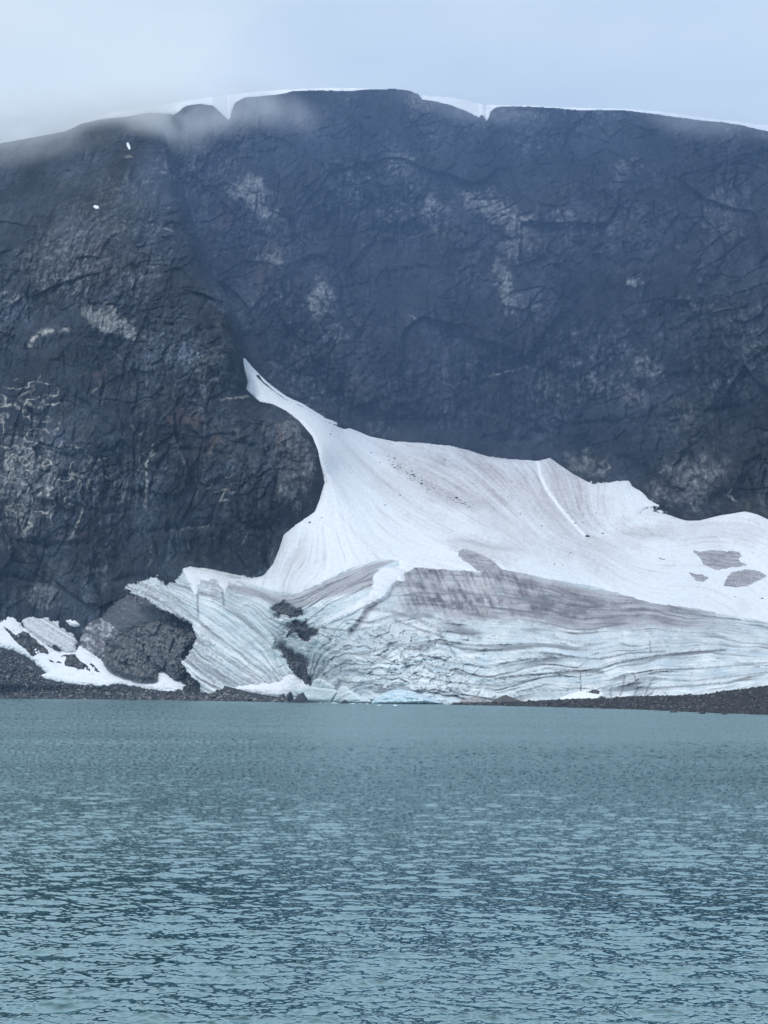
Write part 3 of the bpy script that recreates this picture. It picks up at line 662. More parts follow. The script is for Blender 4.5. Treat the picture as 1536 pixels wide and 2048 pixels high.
# ------------------------------------------------------------------ ground of the left shore
def shoreL(x): return np.interp(x, [-300,0,200,400,480,560,640,720], [1395.5,1397,1399,1401.5,1403,1404.5,1405.5,1407])
x, y = grid(-300, 730, 1170, 1412, 1.5)
Yg_ = GND(x, y)
sh = shoreL(x)
Yw = Ywater(x, np.maximum(y, sh), -0.0)
Yg_ = np.where(y > sh - 6, Ywater(x, sh, 0.0) + (sh - y) * 1.3, Yg_)
V = P(x, y, Yg_)
t_ = sstep(sh - 30, sh - 6, y)
Yg2 = (1 - t_) * GND(x, y) + t_ * (Ywater(x, sh) + (sh - y) * 1.3)
V0 = P(x, y, Yg2)
h = (1.6 * fbm(V0[..., 0] / 9, V0[..., 2] / 5, seed=221, o=4, gain=0.6) + 0.8 * fbm(V0[..., 0] / 1.8, V0[..., 2] / 1.2, seed=223, o=3, gain=0.6)) * sstep(2, 12, sh - y)
V = P(x, y, Yg2 - h)
gndY = (-300, 1170, 1.5, Yg2 - h)
C = mixc((0.045, 0.05, 0.056), (0.22, 0.22, 0.215), sstep(-0.1, 0.7, fbm(x / 5, y / 4, seed=225, o=4, gain=0.7)))
def GNDs(x, y):
    sh = shoreL(x); t_ = sstep(sh - 30, sh - 6, y)
    return (1 - t_) * GND(x, y) + t_ * (Ywater(x, sh) + (sh - y) * 1.3)
mor = mesh_from_grid('shore_slope', V, ((y < 1409) & (x < 650) & (y > np.interp(x, [-300, 340, 380, 440, 500, 560, 600, 650], [1100, 1290, 1325, 1368, 1384, 1394, 1400, 1404])))[:-1, :-1], M_mor, C)
tag(mor, 'dark rubble slope along the left lake shore', 'shore', kind='structure')

# ------------------------------------------------------------------ right moraine spit in front of the glacier
MTOP = np.array([(880,1408.5),(920,1405),(960,1405),(1000,1404),(1060,1402),(1120,1399),(1180,1397),(1220,1396),(1260,1393),(1330,1391),(1380,1390),(1420,1387),(1450,1382),(1490,1377),(1536,1371),(1700,1355),(1900,1345)], float)
MSH = np.array([(880,1409.5),(920,1410),(1000,1411.5),(1100,1414),(1200,1417),(1300,1420),(1400,1425),(1536,1430),(1700,1438),(1900,1450)], float)
def mtop(x): return np.interp(x, MTOP[:, 0], MTOP[:, 1])
def msh(x): return np.interp(x, MSH[:, 0], MSH[:, 1])
xs = np.arange(905, 1900, 1.3)
vs = np.linspace(-0.35, 2.0, 110)                    # 0 shore, 1 crest, then down the back
x, v = np.meshgrid(xs, vs)
yt = mtop(x) + 1.3 * fbm(x / 7, 0 * x, seed=231, o=3); ysx = msh(x) + 0.9 * fbm(x / 16, 0 * x, seed=233, o=3)
Ysh = Ywater(x, ysx)
wid = 14 + 60 * sstep(900, 1536, x) + 60 * sstep(1500, 1900, x)
Ycr = Ysh + wid
vv = np.clip(v, 0, 1)
pf = vv ** 0.9
Yv = Ysh + wid * vv
yv = ysx + (yt - ysx) * pf
V = P(x, yv, Yv)
Vc = P(x, yt, Ycr)
bk = np.maximum(0, v - 1)
V[..., 1] += bk * wid * 0.9; V[..., 2] -= bk * (Vc[..., 2] + 1.0)
fr = np.maximum(0, -v)
V[..., 1] -= fr * 10; V[..., 2] -= fr * 2.0
tail = sstep(1700, 1880, x); V[..., 2] = V[..., 2] * (1 - tail) - 2.5 * tail
hh = 0.5 * fbm(V[..., 0] / 4, V[..., 1] / 4, seed=235, o=4, gain=0.6) + 0.25 * fbm(V[..., 0] / 0.9, V[..., 1] / 0.9, seed=237, o=2)
V[..., 2] += hh * sstep(0, 0.15, v) * sstep(905, 1000, x) * 0.8
C = mixc((0.045, 0.047, 0.052), (0.10, 0.10, 0.102), sstep(-0.1, 0.7, fbm(V[..., 0] / 1.2, V[..., 1] / 1.2, seed=239, o=4, gain=0.7)))
spit = mesh_from_grid('moraine', V[::-1], np.ones((len(vs) - 1, len(xs) - 1), bool), M_mor, C[::-1])
tag(spit, 'dark stony moraine spit along the right shore in front of the glacier', 'moraine', kind='structure')
SPITV = V; SPITv = v; SPITx = x

# ------------------------------------------------------------------ rocks
def ico(sub):
    bm = bmesh.new(); bmesh.ops.create_icosphere(bm, subdivisions=sub, radius=1)
    v = np.array([p.co[:] for p in bm.verts]); f = np.array([[q.index for q in p.verts] for p in bm.faces]); bm.free()
    return v, f
ICO1, ICO2, ICO3 = ico(1), ico(2), ico(3)
def rock_verts(base, seed, flat=0.7):
    r = np.random.default_rng(seed); v = base[0].copy()
    for k in range(9):                                           # broken faces
        n_ = r.normal(size=3); n_ /= np.linalg.norm(n_); d = r.uniform(0.45, 0.85)
        t = v @ n_ - d; m = t > 0; v[m] -= np.outer(t[m], n_)
    v *= 1 + 0.10 * perlin(v[:, 0] * 2, v[:, 1] * 2, v[:, 2] * 2, seed=seed % 40)[:, None]
    v *= np.array([r.uniform(0.85, 1.3), r.uniform(0.8, 1.1), flat * r.uniform(0.8, 1.15)])
    return v
R1 = [rock_verts(ICO1, 900 + i, 0.75) for i in range(20)]
R2 = [rock_verts(ICO2, 950 + i, 0.8) for i in range(10)]

def scatter(name, pts, sizes, label, cat, seed, kind='stuff', cols=((0.03,0.033,0.04),(0.30,0.295,0.28))):
    r = np.random.default_rng(seed); vs_, fs_, cs_ = [], [], []; off = 0
    for p, s_ in zip(pts, sizes):
        b = R1[r.integers(20)]
        a = r.uniform(0, 6.28); t = r.normal(0, 0.35)
        ca, sa, ct, st = math.cos(a), math.sin(a), math.cos(t), math.sin(t)
        Rm = np.array([[ca, -sa, 0], [sa, ca, 0], [0, 0, 1]]) @ np.array([[1, 0, 0], [0, ct, -st], [0, st, ct]])
        vs_.append(b @ Rm.T * s_ + p); fs_.append(ICO1[1] + off); off += len(b)
        k = r.uniform() ** 1.7
        c = np.array(cols[0]) * (1 - k) + np.array(cols[1]) * k
        cs_.append(np.tile(c, (len(b), 1)))
    o = raw_mesh(name, np.concatenate(vs_), np.concatenate(fs_), M_stone, np.concatenate(cs_), smooth=False)
    return tag(o, label, cat, kind=kind)

# left scree
SCREE = [(-200,1290),(0,1298),(40,1320),(75,1345),(95,1366),(170,1372),(260,1378),(345,1385),(372,1372),(376,1350),(360,1320),(380,1325),(400,1352),(440,1378),(480,1390),(560,1396),(620,1404),(560,1404),(400,1401),(200,1399),(0,1396),(-200,1394)]
pts = []
while len(pts) < 5200:
    a = np.stack([rng.uniform(-200, 620, 8000), rng.uniform(1290, 1404, 8000)], -1)
    a = a[sdf(SCREE, a[:, 0], a[:, 1]) > 0]
    pts += list(a)
a = np.array(pts[:5200])
p = P(a[:, 0], a[:, 1], GNDs(a[:, 0], a[:, 1]))
sz = 0.4 + 1.3 * rng.random(len(p)) ** 3
scatter('scree', p, sz, 'grey broken scree stones covering the left shore slope', 'scree', 21)
# right moraine stones
ii = rng.integers(0, SPITV.shape[0], 16000); jj = rng.integers(0, SPITV.shape[1], 16000)
m = (SPITv[ii, jj] > -0.02) & (SPITv[ii, jj] < 1.25) & (SPITx[ii, jj] < 1800)
ii, jj = ii[m][:7500], jj[m][:7500]
p = SPITV[ii, jj] + rng.normal(0, 0.15, (len(ii), 3)) * np.array([1, 1, 0])
sz = (0.14 + 0.55 * rng.random(len(p)) ** 3.5)
scatter('rubble', p, sz, 'dark rubble stones covering the moraine spit on the right', 'rubble', 22, cols=((0.022,0.025,0.03),(0.19,0.188,0.18)))

rock_meshes = []
for i in range(10):
    me = raw_mesh('boulder', R2[i], ICO2[1], M_bould, smooth=False, link=False)
    rock_meshes.append(me)
def boulder(pos, size, i, label, group, name='boulder', cat='boulder', rz=0.0, me=None):
    o = bpy.data.objects.new(name, me or rock_meshes[i % 10]); COL.objects.link(o)
    o.location = Vector([float(q) for q in pos]); o.scale = (size, size, size) if np.isscalar(size) else tuple(size)
    o.rotation_euler = (0, 0, rz)
    return tag(o, label, cat, group)
r2 = np.random.default_rng(77)
a = []
while len(a) < 70:
    q = (r2.uniform(-20, 600), r2.uniform(1300, 1400))
    if sdf(SCREE, np.array([q[0]]), np.array([q[1]]))[0] > 2: a.append(q)
for k, q in enumerate(a):
    pp = P(np.array(q[0]), np.array(q[1]), GNDs(np.array(q[0]), np.array(q[1])))
    boulder(pp, 1.3 + 1.3 * r2.random() ** 2, k, 'grey boulder lying among the scree on the left shore slope', 'boulders in the left scree', rz=r2.uniform(0, 6))
cnt = 0
while cnt < 130:
    i_ = r2.integers(0, SPITV.shape[0]); j_ = r2.integers(0, SPITV.shape[1])
    if 0.05 < SPITv[i_, j_] < 1.02 and 960 < SPITx[i_, j_] < 1560:
        boulder(SPITV[i_, j_], (0.45 + 0.7 * r2.random() ** 2) * (1.25 if SPITx[i_, j_] < 1200 else 1), cnt, 'dark boulder half buried in the stony moraine spit on the right', 'boulders on the right moraine', rz=r2.uniform(0, 6)); cnt += 1

# ------------------------------------------------------------------ left shore: snow, old ice and outcrops
gb = lambda x, y: sample(gndY, x, y)
gsm = lambda x, y: GNDs(x, y)
lens('snow_patch', [(-250,1130),(-100,1165),(0,1190),(10,1200),(28,1215),(45,1255),(60,1266),(100,1296),(135,1306),(152,1306),(160,1293),(180,1303),(200,1318),(220,1332),(235,1345),(280,1357),(304,1359),(308,1345),(316,1340),(327,1343),(340,1356),(362,1364),(371,1372),(368,1378),(345,1381),(310,1379),(270,1371),(235,1367),(200,1371),(140,1366),(104,1360),(84,1352),(96,1346),(78,1332),(60,1315),(30,1301),(0,1293),(-120,1262),(-250,1230)],
     gsm, M_snow, 5.0, 0.8, snow_col, snow_rel, jag=5.0, seed=300, label='long white snow bank sloping down the left shore below the rock spur', cat='snow patch')
def ice_strip(x, y, V0, s, k=0.85):
    st = fbm((x - y * 1.2) / 50, (y + 0.62 * x * -1) / 4.0, seed=311, o=4, gain=0.6)
    n_ = fbm(x / 6, y / 5, seed=313, o=4, gain=0.7)
    C = mixc((0.70, 0.73, 0.77), (0.30, 0.30, 0.33), sstep(-0.35, 0.45, st + 0.6 * n_) * k)
    return mixc(C, (0.10, 0.10, 0.11), sstep(0.4, 0.65, n_) * 0.6)
def mottled(x, y, V0, s):
    st = fbm(x / 8, y / 7, seed=317, o=5, gain=0.7); bgn = fbm(x / 22, y / 16, seed=319, o=3)
    C = mixc((0.62, 0.62, 0.65), (0.085, 0.085, 0.095), sstep(-0.45, 0.35, st + 0.5 * bgn + 0.15))
    return C
def ice_rel(x, y, V0): return 1.0 * fbm((x - y) / 26, (y - 0.6 * x) / 5, seed=321, o=3) + 0.7 * fbm(x / 8, y / 7, seed=323, o=3)
lens('old_ice_slab', [(28,1216),(46,1214),(66,1213),(95,1228),(130,1243),(147,1256),(152,1280),(151,1304),(140,1305),(118,1299),(90,1286),(62,1266),(50,1255),(40,1236)],
     gsm, M_ice, 4.5, 0.9, ice_strip, ice_rel, jag=5, seed=330, label='striped pale slab of old ice above the long snow bank, left of the dark gap', cat='ice slab')
lens('old_ice_slab', [(160,1258),(172,1245),(190,1234),(214,1240),(245,1256),(242,1272),(215,1290),(211,1318),(196,1316),(176,1302),(163,1288)],
     gsm, M_ice, 7.0, 0.9, mottled, ice_rel, jag=7, seed=335, label='dirty speckled slab of old ice between the dark gap and the grey rock outcrop', cat='ice slab')
lens('snow_patch', [(130,1241),(136,1238),(141,1235),(145,1240),(150,1238),(158,1250),(148,1252),(140,1250)],
     lambda x, y: GNDs(x, y) - 8, M_snow, 5.0, 1.0, lambda x, y, V0, s: np.broadcast_to(np.array([.86, .87, .9]), x.shape + (3,)).copy(), None, jag=1.2, seed=340, label='tiny bright snow patch at the top corner of the striped ice slab', cat='snow patch')
lens('old_ice_slab', [(205,1240),(222,1222),(240,1205),(262,1196),(300,1208),(330,1222),(346,1236),(320,1242),(290,1250),(262,1262),(240,1272),(225,1262)],
     gsm, M_ice, 7.0, 0.6, lambda x, y, V0, s: mixc((0.45, 0.45, 0.47), (0.09, 0.095, 0.105), sstep(-0.6, 0.1, fbm(x / 9, y / 6, seed=345, o=5, gain=0.7) + 0.15)), ice_rel, jag=9, seed=350, label='debris covered dark ice on top of the big grey rock outcrop', cat='ice slab')

def stone_col(base, pale, seed):
    def f(x, y, V0, s):
        st = fbm((x + 0.3 * y) / 5, y / 22, seed=seed, o=4, gain=0.65); g = fbm(x / 7, y / 7, seed=seed + 3, o=4, gain=0.7)
        cr_ = sstep(0.6, 0.85, fbm(x / 24, y / 17, seed=seed + 5, o=4, gain=0.6, ridged=True))
        return mixc(mixc(base, pale, sstep(-0.4, 0.6, st * 0.6 + g)), (0.02, 0.022, 0.027), cr_ * 0.8)
    return f
def stone_rel(seed, a=1.0):
    def f(x, y, V0):
        u = x + 5 * fbm(x / 18, y / 18, seed=seed, o=3); v = y + 5 * fbm(x / 18, y / 18, seed=seed + 2, o=3)
        return a * (4.0 * facets((u + 0.3 * v) / 27, v / 40, seed, 1.0) + 2.0 * facets((u - 0.2 * v) / 10, v / 17, seed + 1, 1.1) + 0.9 * facets(u / 4.5, v / 6, seed + 2, 1.1) + 0.4 * fbm(x / 2.5, y / 3, seed=seed + 6, o=2))
    return f
lens('rock_outcrop', [(208,1300),(214,1288),(240,1270),(262,1258),(290,1248),(318,1238),(345,1241),(376,1246),(389,1258),(398,1277),(388,1290),(372,1297),(364,1312),(370,1330),(373,1346),(366,1358),(350,1363),(338,1350),(322,1343),(311,1344),(307,1357),(280,1356),(238,1344),(219,1330),(210,1316)],
     gsm, M_near, 16.0, 0.5, stone_col((0.085, 0.093, 0.103), (0.25, 0.255, 0.255), 360), stone_rel(365, 1.0), jag=6, seed=370, pad=22, dome=True, label='big rounded grey rock outcrop between the left snow bank and the glacier tongue', cat='rock outcrop')
lens('rock_outcrop', [(208,1318),(222,1316),(250,1330),(290,1334),(308,1342),(308,1356),(280,1357),(240,1346),(216,1332)],
     lambda x, y: GNDs(x, y) - 14, M_near, 6.0, 0.7, stone_col((0.09, 0.097, 0.105), (0.24, 0.243, 0.24), 375), stone_rel(378, 0.6), jag=3, seed=380, dome=True, label='low lighter rock ledge at the foot of the big rounded outcrop', cat='rock outcrop')
lens('rock_outcrop', [(3,1249),(16,1254),(30,1266),(48,1261),(62,1270),(78,1284),(92,1295),(100,1306),(114,1314),(112,1319),(98,1310),(84,1308),(76,1312),(62,1313),(54,1303),(34,1288),(22,1276),(8,1260)],
     gsm, M_near, 6.0, 1.1, stone_col((0.06, 0.065, 0.07), (0.18, 0.18, 0.17), 385), stone_rel(388, 0.7), jag=4, seed=390, dome=True, label='long dark rock rib poking through the snow bank at the far left', cat='rock outcrop')
lens('rock_outcrop', [(90,1316),(112,1320),(122,1318),(116,1308),(150,1308),(160,1318),(172,1327),(184,1324),(194,1332),(203,1346),(184,1347),(160,1340),(140,1336),(118,1330),(98,1325)],
     gsm, M_near, 6.0, 1.1, stone_col((0.055, 0.06, 0.066), (0.18, 0.18, 0.175), 395), stone_rel(398, 0.7), jag=4, seed=400, dome=True, label='ragged dark rock rib in the middle of the left snow bank', cat='rock outcrop')
lens('boulder', [(104,1292),(108,1288),(114,1290),(123,1301),(116,1302),(106,1298)], gsm, M_near, 6.0, 1.8, stone_col((0.05, 0.052, 0.056), (0.10, 0.10, 0.10), 405), stone_rel(408, 0.3), jag=0.8, seed=410, dome=True, step=0.9, label='lone wedge shaped dark boulder on the snow between the two rock ribs', cat='boulder')
lens('snow_patch', [(442,1374),(468,1376),(480,1371),(530,1366),(556,1364),(570,1352),(580,1347),(592,1349),(602,1360),(617,1371),(640,1374),(640,1386),(600,1392),(572,1397),(545,1396),(520,1392),(500,1388),(478,1383),(460,1380)],
     lambda x, y: ICE(x, y) + 0.5, M_snow, 7.0, 0.9, snow_col, snow_rel, jag=4.5, seed=415, label='bright snow bank at the glacier foot behind the shoreline boulders', cat='snow patch')

ibase = lambda x, y: sample(iceY, x, np.minimum(y, 1404))
def iceblock_col(x, y, V0, s):
    n_ = fbm(x / 18, y / 6, seed=421, o=4, gain=0.6)
    return mixc(mixc((0.60, 0.70, 0.74), (0.78, 0.82, 0.84), sstep(-0.5, 0.5, n_)), (0.36, 0.40, 0.43), sstep(0.3, 0.7, fbm(x / 5, y / 8, seed=423, o=3)) * 0.6)
def block_rel(x, y, V0): return 1.2 * terr(fbm(x / 14, y / 9, seed=425, o=3), 3, 0.6) + 0.5 * fbm(x / 5, y / 4, seed=427, o=3)
lens('ice_block', [(588,1382),(598,1373),(612,1371),(640,1374),(668,1377),(676,1384),(670,1394),(663,1403),(612,1402),(598,1394)], lambda x, y: ICE(x, y) + 1, M_ice, 9.0, 1.2, iceblock_col, block_rel, jag=1.2, seed=430, dome=True, step=1.0, label='smooth pale ice block beside the largest boulder on the shore', cat='ice block')
lens('ice_block', [(664,1403),(672,1388),(680,1373),(692,1371),(704,1381),(722,1393),(742,1400),(742,1406),(690,1406)], lambda x, y: ibase(x, y) + 1, M_ice, 9.0, 1.0, iceblock_col, block_rel, jag=1.6, seed=435, dome=True, step=1.0, label='cracked triangular ice block at the waterline right of the smooth block', cat='ice block')
lens('ice_block', [(620,1374),(626,1360),(636,1356),(650,1360),(662,1370),(672,1378),(650,1379)], lambda x, y: ibase(x, y) + 1, M_ice, 6.0, 1.0, iceblock_col, block_rel, jag=1.6, seed=437, dome=True, step=1.0, label='small ragged ice block above and behind the smooth pale one', cat='ice block')
lens('ice_block', [(742,1404),(752,1394),(766,1387),(782,1380),(806,1378),(826,1382),(850,1391),(886,1404),(880,1411),(745,1411)], lambda x, y: ibase(x, y) + 1, M_ice, 12.0, 0.8, lambda x, y, V0, s: mixc((0.42, 0.60, 0.70), (0.72, 0.80, 0.83), sstep(-0.4, 0.4, fbm((x - y) / 16, y / 4, seed=441, o=4, gain=0.6))), block_rel, jag=2.0, seed=442, dome=True, step=1.0, label='broad low mound of bluish ice standing in the lake', cat='ice block')
def heap_col(a, b, sd_): return lambda x, y, V0, s: mixc(a, b, sstep(-0.4, 0.5, fbm(x / 4, y / 3, seed=sd_, o=4, gain=0.7)))
lens('debris_heap', [(916,1408),(930,1399),(940,1396),(955,1395),(966,1399),(978,1407),(980,1412),(916,1412)], lambda x, y: ibase(x, y) - 2, M_mor, 7.0, 0.9, heap_col((0.30, 0.28, 0.28), (0.55, 0.55, 0.56), 445), None, jag=1.5, seed=446, dome=True, step=0.9, label='low pinkish grey heap of ice and grit at the tip of the spit', cat='debris heap')
lens('debris_heap', [(984,1406),(996,1400),(1006,1394),(1012,1393),(1020,1397),(1036,1403),(1050,1407),(1048,1412),(984,1412)], lambda x, y: ibase(x, y) - 3, M_mor, 7.0, 0.9, heap_col((0.10, 0.095, 0.092), (0.18, 0.17, 0.165), 448), None, jag=1.2, seed=449, dome=True, step=0.9, label='pointed brown debris cone behind the moraine spit', cat='debris heap')
sp_b = lambda x, y: ibase(x, y) - 1
lens('debris_heap', [(1140,1395),(1148,1388),(1165,1383),(1185,1380),(1198,1382),(1206,1390),(1212,1398),(1200,1402),(1150,1402)], sp_b, M_mor, 7.0, 0.9, heap_col((0.06, 0.062, 0.068), (0.14, 0.14, 0.14), 451), None, jag=1.5, seed=452, dome=True, step=0.9, label='dark rim of debris curving over the small snow patch behind the spit', cat='debris heap')
lens('snow_patch', [(1124,1400),(1140,1393),(1158,1388),(1180,1386),(1200,1389),(1203,1392),(1198,1396),(1185,1404),(1124,1404)], lambda x, y: ibase(x, y) - 8, M_snow, 3.0, 0.9, lambda x, y, V0, s: np.broadcast_to(np.array([.85, .87, .9]), x.shape + (3,)).copy(), None, jag=0.8, seed=455, dome=True, step=0.9, label='small clean snow patch on the moraine spit against the ice wall', cat='snow patch')
# gravel piles on the ice
for poly, lb, sd_ in (([(541,1213),(560,1214),(575,1217),(590,1213),(603,1216),(604,1226),(596,1234),(578,1232),(560,1227),(546,1220)], 'dark gravel pile in the upper hollow of the ice, just below the firn bands', 460),
                      ([(574,1268),(582,1256),(600,1251),(622,1255),(640,1261),(628,1266),(610,1264),(596,1263),(584,1266),(572,1275)], 'thin dark gravel pile in the middle of the ice, below the upper hollow', 465),
                      ([(560,1290),(568,1294),(580,1310),(596,1318),(610,1330),(616,1345),(622,1362),(628,1373),(612,1372),(598,1358),(588,1345),(580,1338),(572,1318)], 'long dark gravel streak running down the ice to the shore snow', 470)):
    lens('gravel_pile', poly, lambda x, y: sample(iceY, x, y) - 0.5, M_mor, 1.6, 0.6, heap_col((0.035, 0.037, 0.042), (0.20, 0.20, 0.21), sd_), lambda x, y, V0: 0.4 * fbm(x / 4, y / 4, seed=471, o=3), jag=9, seed=sd_ + 1, dome=True, step=1.0, label=lb, cat='gravel pile')

# bare grey ice showing through the snow
def bare_col(x, y, V0, s):
    st = fbm(x / 26, (y - 0.12 * x) / 3.5, seed=481, o=4, gain=0.6); n_ = fbm(x / 4, y / 3, seed=483, o=3, gain=0.7)
    C = mixc((0.52, 0.50, 0.52), (0.20, 0.195, 0.21), sstep(-0.5, 0.5, st + 0.6 * n_))
    C = mixc(C, (0.64, 0.62, 0.64), sstep(0.0, 0.6, fbm(x / 6, y / 4, seed=485, o=4, gain=0.7)) * sstep(12, 2, s) * 0.8)
    return mixc(C, (0.13, 0.125, 0.13), sstep(0.35, 0.6, fbm(x / 3, y / 2.5, seed=487, o=3, gain=0.7)) * 0.6)
for poly, lb in (([(1388,1102),(1400,1104),(1425,1101),(1450,1103),(1478,1104),(1482,1113),(1472,1119),(1492,1130),(1475,1132),(1458,1134),(1440,1139),(1424,1136),(1408,1128),(1402,1116)], 'largest bare grey ice patch in the snow at the right'),
                 ([(1448,1170),(1456,1154),(1466,1145),(1490,1140),(1515,1142),(1532,1151),(1522,1158),(1505,1165),(1496,1171),(1470,1173)], 'rough bare grey ice patch nearest the right edge of the snow'),
                 ([(1380,1146),(1392,1149),(1404,1150),(1415,1156),(1408,1163),(1390,1159)], 'smallest bare grey ice patch, left of the rough one'),
                 ([(916,1103),(926,1099),(944,1102),(966,1111),(986,1124),(1006,1141),(975,1143),(956,1142),(944,1130),(928,1121),(918,1112)], 'slanting tongue shaped bare ice patch above the dirty firn')):
    lens('bare_ice_patch', poly, lambda x, y: sample(snowY, x, y), M_ice, 0.8, 0.35, bare_col, None, jag=4.5, seed=490, step=1.0, label=lb, cat='ice patch', group='bare ice patches in the snowfield')

# snow flecks on the rock spur
for poly, lb in (([(253,286),(257,285),(260,292),(261,299),(257,298),(254,292)], 'narrow white snow fleck high on the dark slope under the mist'),
                 ([(186,413),(190,410),(197,412),(198,417),(192,418)], 'small round white snow fleck on the stony slope, lower than the other')):
    lens('snow_fleck', poly, lambda x, y: sample(spurY, x, y), M_snow, 2.5, 1.2, lambda x, y, V0, s: np.broadcast_to(np.array([.85, .87, .9]), x.shape + (3,)).copy(), None, jag=0.6, seed=495, step=0.8, pad=5, label=lb, cat='snow patch')

# ------------------------------------------------------------------ snow on the summit plateau
def summit(poly, label, seed):
    p = np.array(poly, float)
    x, y = grid(p[:, 0].min() - 5, p[:, 0].max() + 5, p[:, 1].min() - 5, p[:, 1].max() + 5, 1.0)
    s = sdf(poly, x, y) + 0.8 * fbm(x / 6, y / 4, seed=seed, o=3)
    rj = rim(x)
    Yb = np.minimum(CLIFF(x, rj), SPUR(x, rj) + sstep(300, 500, x) * 400) + 10 + np.maximum(0, rj - y) * 6.0
    V = P(x, y, Yb + 1.5 * fbm(x / 20, y / 5, seed=seed + 2, o=3))
    C = mixc((0.84, 0.86, 0.89), (0.70, 0.71, 0.74), sstep(-0.1, 0.6, fbm(x / 20, y / 5, seed=seed + 4, o=3)))
    o = mesh_from_grid('summit_snow', V, (s > 0)[:-1, :-1], M_snow, C)
    return tag(o, label, 'summit snow', kind='structure')
summit([(120,262),(150,246),(230,223),(300,213),(380,200),(440,191),(500,184),(560,179),(620,176.5),(680,175),(740,177),(752,181),(752,190),(560,196),(500,202),(470,214),(462,226),(462,241),(452,236),(440,230),(425,222),(400,214),(376,216),(374,229),(366,232),(352,222),(320,226),(290,228),(240,242),(150,262)], 'snow on the summit plateau at the left under the mist', 500)
summit([(838,188),(860,192),(900,194),(930,200),(962,207),(990,212),(978,222),(980,240),(972,240),(968,232),(955,238),(940,230),(900,214),(860,206),(846,204)], 'snow filling the notch of the crest', 505)
summit([(980,209),(1060,211),(1120,214),(1180,216),(1250,217),(1320,223),(1400,234),(1470,242),(1536,251),(1700,276),(1900,312),(1900,330),(1700,300),(1536,270),(1400,250),(1250,230),(1100,224),(980,222)], 'thin snow line along the right crest', 510)

# ------------------------------------------------------------------ boulders on the shoreline
def shore_boulder(x, y, wpx, hpx, i, label, seed, mat=None):
    base = rock_verts(ICO3, seed, 1.0)
    base[:, 0] /= np.abs(base[:, 0]).max(); base[:, 2] /= np.abs(base[:, 2]).max(); base[:, 1] /= np.abs(base[:, 1]).max()
    base[:, 0] *= 1 - 0.1 * np.clip(base[:, 2], 0, 1)
    base += 0.04 * np.stack([perlin(base[:, 0] * 5, base[:, 1] * 5, base[:, 2] * 5, seed=seed + k) for k in (0, 1, 2)], -1)
    Y = float(Ywater(x, y)); px = Y / F
    me = raw_mesh('boulder', base, ICO3[1], mat or M_bould, smooth=False, link=False)
    p = P(np.array(float(x)), np.array(float(y)), Y)
    return boulder((p[0], p[1], 0.0), (wpx * px * 1.3, wpx * px * 1.1, hpx * px * 1.25), 0, label, None, me=me)
shore_boulder(607, 1405.0, 13, 16, 0, 'largest dark domed boulder at the waterline in front of the smooth ice block', 611)
shore_boulder(578, 1404.6, 11, 18, 0, 'pointed dark boulder on the shore just left of the largest one', 612)
shore_boulder(563, 1404.3, 9, 14, 0, 'squarer dark boulder, left of the pointed boulder on the shore', 616)
shore_boulder(590, 1405.2, 6, 6, 0, 'small flat boulder wedged between the two tallest shoreline boulders', 614)
shore_boulder(544, 1404.0, 8, 8, 0, 'low dark boulder left of the squarer one on the shore', 615)
shore_boulder(532, 1403.8, 7, 8, 0, 'leftmost low boulder of the shoreline row', 617)
shore_boulder(688, 1406.8, 7, 6, 0, 'small black boulder at the foot of the cracked ice block', 618)
shore_boulder(1347, 1425, 6, 6, 0, 'dark boulder standing alone in the shallow water off the spit', 619)
shore_boulder(1405, 1427.5, 7, 3, 0, 'flat dark boulder in the shallows right of the lone one', 620)
shore_boulder(1448, 1429, 6, 3, 0, 'low dark boulder in the shallows nearest the right edge', 621)

# floating scraps of ice at the waterline
for k, (fx, fy, fs) in enumerate([(640,1406,5),(652,1406.5,4),(668,1407,6),(706,1408,6),(720,1408,4),(734,1408.5,5),(760,1411,5),(790,1411.5,6)]):
    v = rock_verts(ICO2, 700 + k, 0.3)
    me = raw_mesh('ice_floe', v, ICO2[1], M_snow, np.tile([.8, .84, .87], (len(v), 1)), smooth=False, link=False)
    Y = float(Ywater(fx, fy)); p = P(np.array(float(fx)), np.array(float(fy)), Y)
    boulder((p[0], p[1], 0.05), (fs * Y / F, fs * Y / F * 0.8, fs * Y / F), 0, 'small white scrap of ice floating against the glacier foot', 'ice scraps floating at the glacier foot', name='ice_floe', cat='ice floe', me=me)

# stones lying on the snow
def snow_stone(x, y, s_, k, label, group=None):
    Y = float(sample(snowY, x, y)); p = P(np.array(float(x)), np.array(float(y)), Y)
    boulder(p, (s_ * 1.3, s_, s_ * 0.7), k, label, group, name='stone', cat='stone', rz=k)
snow_stone(1175, 1073, 1.7, 1, 'largest dark stone on the snow, at the lower end of the white slide groove')
snow_stone(1205, 1067, 1.1, 2, 'dark stone on the snow just right of the groove stone')
r3 = np.random.default_rng(5)
for k, (a, b) in enumerate([(1327,1119),(1321,1117),(1141,1105),(1108,1128),(1470,1194),(1524,1197),(700,1150),(638,1170),(664,862),(660,868),(742,905),(1150,1047),(1165,1045),(770,1010),(800,990),(620,1045),(645,1035),(1060,1000),(1083,1052),(1125,1130),(890,920),(760,925)]):
    snow_stone(a, b, 0.55 + 0.35 * r3.random(), k, 'small dark stone lying loose on the snowfield', 'loose stones on the snowfield')
DB = np.array([(775,908),(800,935),(850,968),(905,998),(950,1012)], float)
for k in range(60):
    t = r3.random() * (len(DB) - 1); i = int(t); q = DB[i] + (DB[i + 1] - DB[i]) * (t - i) + r3.normal(0, 4.5, 2)
    snow_stone(q[0], q[1], 0.45 + 0.55 * r3.random() ** 2, k, 'dark stone in the line of debris crossing the snowfield', 'stones in the debris line')
